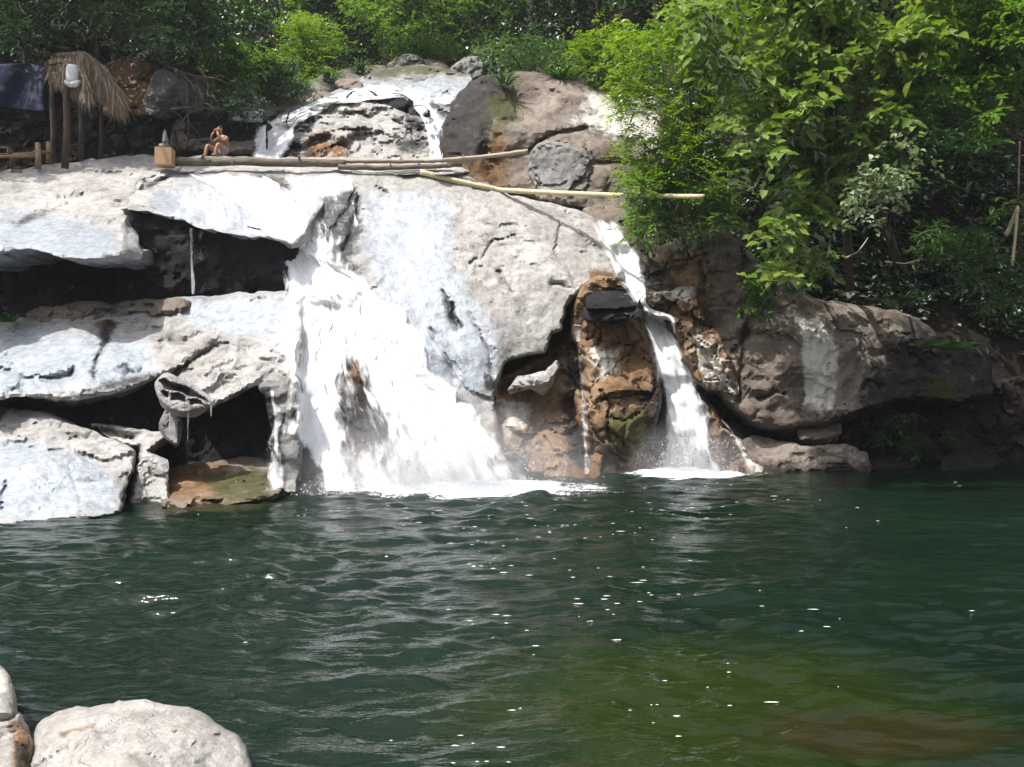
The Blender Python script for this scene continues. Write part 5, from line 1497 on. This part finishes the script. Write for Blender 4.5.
# blue tarpaulin at the left
n = 40
u, v = np.meshgrid(np.linspace(0, 1, n), np.linspace(0, 1, n))
L_ = -110 + u * 154
T_ = 62 + v * 56 + 3 * np.sin(u * 9) * v
top = 62 + 3 * np.sin(u * 3.14) - np.where(u > .9, -(u - .9) * 60, 0)
py = top + v * (112 - top) - 6 * v * np.sin(u * 3.14)
Yd = 26.2 + .18 * np.sin(u * 17) * v + .1 * np.sin(u * 29 + v * 4) + .12 * fbm(np.stack([u.ravel() * 5, v.ravel() * 4, u.ravel() * 0], -1), 3, 5).reshape(u.shape) - .4 * v
tv = unproj(L_, py, Yd).reshape(-1, 3)
ii = (np.arange(n - 1)[:, None] * n + np.arange(n - 1)).ravel()
tarp = mesh_obj('tarpaulin', tv, np.stack([ii, ii + 1, ii + n + 1, ii + n], -1), simple_mat('blue_tarpaulin', (.002, .004, .024), (.004, .008, .042), 2.5, .8, .15), None, None, True)
tag(tarp, 'dark blue tarpaulin sheet hung in the shade at the left edge', 'tarpaulin')
so = tarp.modifiers.new('thickness', 'SOLIDIFY'); so.thickness = .012

# wooden bench under the tarpaulin
M['plank'] = simple_mat('old_plank', (.13, .085, .045), (.30, .21, .12), 6, .8, .5, (.5, 3, 3), .015)
bb = P(20, 166, 24.0)
be = empty('wooden_bench', bb, 'rough plank bench with stubby round legs under the blue tarpaulin', 'bench')
mb = MB()
for k in range(3):
    a, b = P(-46, 156, 24.0 + k * .24), P(37, 156 - k * 1.5, 24.0 + k * .24)
    mb.tube([a, a.lerp(b, .5) + Vector((0, 0, -.02)), b], .045, 7, .06)
mb.build('seat', M['plank'], be)
for (x, y0, y1, Y) in ((38, 169, 143, 23.95), (49, 163, 142, 24.7), (-20, 170, 148, 24.1), (12, 166, 156, 24.6)):
    mb = MB(); mb.tube([P(x, y0, Y), P(x + .4, (y0 + y1) / 2, Y), P(x - .3, y1, Y)], [.085, .075, .07], 8, .08, random.Random(x)); mb.build('leg', M['plank'], be)
mb = MB(); mb.tube([P(34, 152, 23.95), P(52, 152.5, 24.7)], .04, 7, .05); mb.build('crossbar', M['plank'], be)
mb = MB()
c = P(4, 151.5, 24.15)
bx = empty('wooden_box', (c.x, c.y, c.z - .1), 'small open wooden tray standing on the plank bench', 'box')
for (dx, dz, sx, sz) in ((0, .085, .36, .03), (0, -.085, .36, .03), (-.165, 0, .03, .14), (.165, 0, .03, .14)):
    mb.box((c.x + dx, c.y, c.z + dz), (sx, .25, sz), 0, .004)
mb.build('frame', M['plank'], bx, smooth=False)
mb = MB(); mb.box((c.x, c.y + .1, c.z), (.30, .02, .138)); mb.build('back_panel', M['darkwood'], bx, smooth=False)

# cardboard box with things on it
c = P(165, 157.5, 24.2)
M['card'] = simple_mat('cardboard', (.36, .22, .12), (.44, .28, .16), 3, .85, .1)
cb = empty('cardboard_box', (c.x, c.y, c.z - .25), 'tan cardboard box standing at the left end of the long dark log', 'box')
mb = MB(); mb.box(tuple(c), (.44, .4, .48), .12, .012); mb.build('carton', M['card'], cb, smooth=False)
mb = MB(); mb.box((c.x - .01, c.y - .01, c.z + .2445), (.425, .385, .004), .12); mb.build('flap', M['card'], cb, smooth=False)
c2 = P(165, 147, 24.25)
bk = empty('stone_block', (c2.x, c2.y, c2.z - .08), 'low brown block on the cardboard box carrying a grey pointed stone', 'block')
mb = MB(); mb.box((c2.x, c2.y, c2.z), (.27, .24, .14), .1, .02); mb.build('block', M['umber'], bk)
mb = MB()
a = P(165, 144.6, 24.25)
mb.tube([a, a + Vector((.01, 0, .12)), a + Vector((-.005, 0, .27)), a + Vector((0, 0, .40))], [.085, .075, .05, .012], 9, .12, random.Random(3))
tag(mb.build('pointed_stone', M['grey'], None, a), 'grey pointed stone standing upright on the block above the cardboard box', 'stone')

# ------------------------------------------------------------------ the seated person
def skin_body(name, pts, edges, mat, parent, origin, sub=2, root=0):
    me = bpy.data.meshes.new('tmp_skin')
    me.from_pydata([p[:3] for p in pts], edges, [])
    o = bpy.data.objects.new('tmp_skin', me)
    COL.objects.link(o)
    o.modifiers.new('s', 'SKIN').use_smooth_shade = True
    for i, p in enumerate(pts):
        sv = me.skin_vertices[0].data[i]
        r = p[3]
        sv.radius = r if isinstance(r, tuple) else (r, r)
        sv.use_root = (i == root)
    o.modifiers.new('sub', 'SUBSURF').levels = sub
    dg = bpy.context.evaluated_depsgraph_get()
    ev = o.evaluated_get(dg).to_mesh()
    V = [v.co.copy() for v in ev.vertices]
    Fc = [list(p.vertices) for p in ev.polygons]
    o.evaluated_get(dg).to_mesh_clear()
    bpy.data.objects.remove(o)
    return V, Fc
seat = P(224, 157.5, 26.0)
per = empty('person', seat, 'shirtless person in grey shorts sitting on the rock with hands raised to the face', 'person')
# local frame: +x to the right of the photo, -y towards the viewer; body turned a little to the left
pts = [(0, .02, .12, (.15, .12)), (.02, .03, .30, (.135, .11)), (.01, .0, .48, (.165, .115)), (-.03, -.05, .575, (.10, .085)), (-.055, -.075, .64, (.058, .058)), (-.075, -.10, .70, (.078, .088)), (-.085, -.11, .79, (.088, .10)), (-.08, -.105, .86, (.06, .07)),
       (.16, -.02, .53, .062), (.17, -.20, .40, .048), (.07, -.29, .58, .038), (.0, -.25, .70, .034),
       (-.17, -.08, .53, .062), (-.24, -.24, .40, .048), (-.18, -.30, .58, .038), (-.13, -.25, .70, .034),
       (.12, -.06, .12, .09), (.19, -.40, .30, .068), (.17, -.46, .10, .052), (.17, -.50, -.04, .04), (.17, -.62, -.06, .035),
       (-.12, -.08, .12, .09), (-.22, -.42, .30, .068), (-.21, -.48, .10, .052), (-.21, -.52, -.04, .04), (-.21, -.64, -.06, .035)]
edges = [(0,1),(1,2),(2,3),(3,4),(4,5),(5,6),(6,7),(3,8),(8,9),(9,10),(10,11),(3,12),(12,13),(13,14),(14,15),(0,16),(16,17),(17,18),(18,19),(19,20),(0,21),(21,22),(22,23),(23,24),(24,25)]
ca, sa = math.cos(-.5), math.sin(-.5)
def loc(p, r=None):
    x, y, z = p[:3]
    q = (seat.x + x * ca - y * sa, seat.y + x * sa + y * ca, seat.z + z)
    return q if r is None else (*q, r)
V, Fc = skin_body('body', [loc(p, p[3]) for p in pts], edges, None, per, seat)
# fingers: short tapering tubes closing over the face
mb = MB(); mb.v = [tuple(v) for v in V]; mb.f = Fc
for sx, hx in ((1, .0), (-1, -.13)):
    for k in range(4):
        a = (hx + sx * (.02 - .012 * k), -.262 + .004 * k, .705 + .018 * (k % 2))
        b = (hx - sx * (.02 + .006 * k), -.245, .745 + .012 * (3 - k))
        c = (hx - sx * (.04 + .004 * k), -.215, .775 + .01 * (3 - k))
        mb.tube([loc(a), loc(b), loc(c)], [.011, .010, .008], 6)
    mb.tube([loc((hx, -.25, .69)), loc((hx - sx * .035, -.225, .70)), loc((hx - sx * .05, -.20, .715))], [.013, .012, .009], 6)
# nose and ears
mb.tube([loc((-.098, -.19, .80)), loc((-.10, -.222, .765)), loc((-.10, -.205, .752))], [.010, .016, .010], 6)
for s in (-1, 1):
    mb.tube([loc((-.085 + s * .088, -.10, .805)), loc((-.085 + s * .10, -.095, .785)), loc((-.085 + s * .088, -.10, .755))], [.012, .018, .010], 6)
M['skin'] = simple_mat('skin', (.24, .12, .06), (.34, .18, .095), 3, .5, .05)
mb.build('body', M['skin'], per, seat)
M['hair'] = simple_mat('black_hair', (.012, .009, .007), (.03, .022, .016), 20, .5, .3)
hv, hf = skin_body('hair', [loc((-.075, -.075, .80), (.092, .10)), loc((-.078, -.085, .86), (.088, .095)), loc((-.08, -.10, .90), (.05, .055))], [(0, 1), (1, 2)], None, per, seat)
mesh_obj('hair', [tuple(v) for v in hv], hf, M['hair'], per, seat)
M['shorts'] = simple_mat('grey_shorts', (.16, .15, .16), (.26, .25, .26), 8, .85, .3)
sv_, sf_ = skin_body('shorts', [loc((0, .02, .12), (.175, .145)), loc((.01, .03, .24), (.155, .128)), loc((.12, -.06, .12), .115), loc((.165, -.27, .225), .095), loc((-.12, -.08, .12), .115), loc((-.18, -.29, .225), .095)], [(0, 1), (0, 2), (2, 3), (0, 4), (4, 5)], None, per, seat)
mesh_obj('shorts', [tuple(v) for v in sv_], sf_, M['shorts'], per, seat)
M['facedark'] = simple_mat('face_dark', (.02, .012, .01), (.03, .018, .014), 10, .5)
for s in (-1, 1):
    mb = MB(); mb.tube([loc((-.098 + s * .034 - .014, -.196, .81)), loc((-.098 + s * .034, -.201, .812)), loc((-.098 + s * .034 + .014, -.196, .81))], [.004, .009, .004], 6); mb.build('eye', M['facedark'], per)
mb = MB(); mb.tube([loc((-.125, -.19, .728)), loc((-.10, -.197, .726)), loc((-.075, -.19, .728))], [.004, .008, .004], 6); mb.build('mouth', M['facedark'], per)

# ------------------------------------------------------------------ humid air
bm = bmesh.new()
bmesh.ops.create_cube(bm, size=1)
hv = [(v.co.x * 160, v.co.y * 130 + 58, v.co.z * 78 + 35.5) for v in bm.verts]
hf = [[v.index for v in f.verts] for f in bm.faces]
bm.free()
t = NT('humid_air')
vol = t.new('ShaderNodeVolumePrincipled', None, Density=.0005)
vol.inputs['Color'].default_value = (.93, .96, 1, 1)
vol.inputs['Anisotropy'].default_value = .2
t.l.new(vol.outputs[0], t.out.inputs['Volume'])
tag(mesh_obj('haze', hv, hf, t.m, smooth=False), kind='stuff')
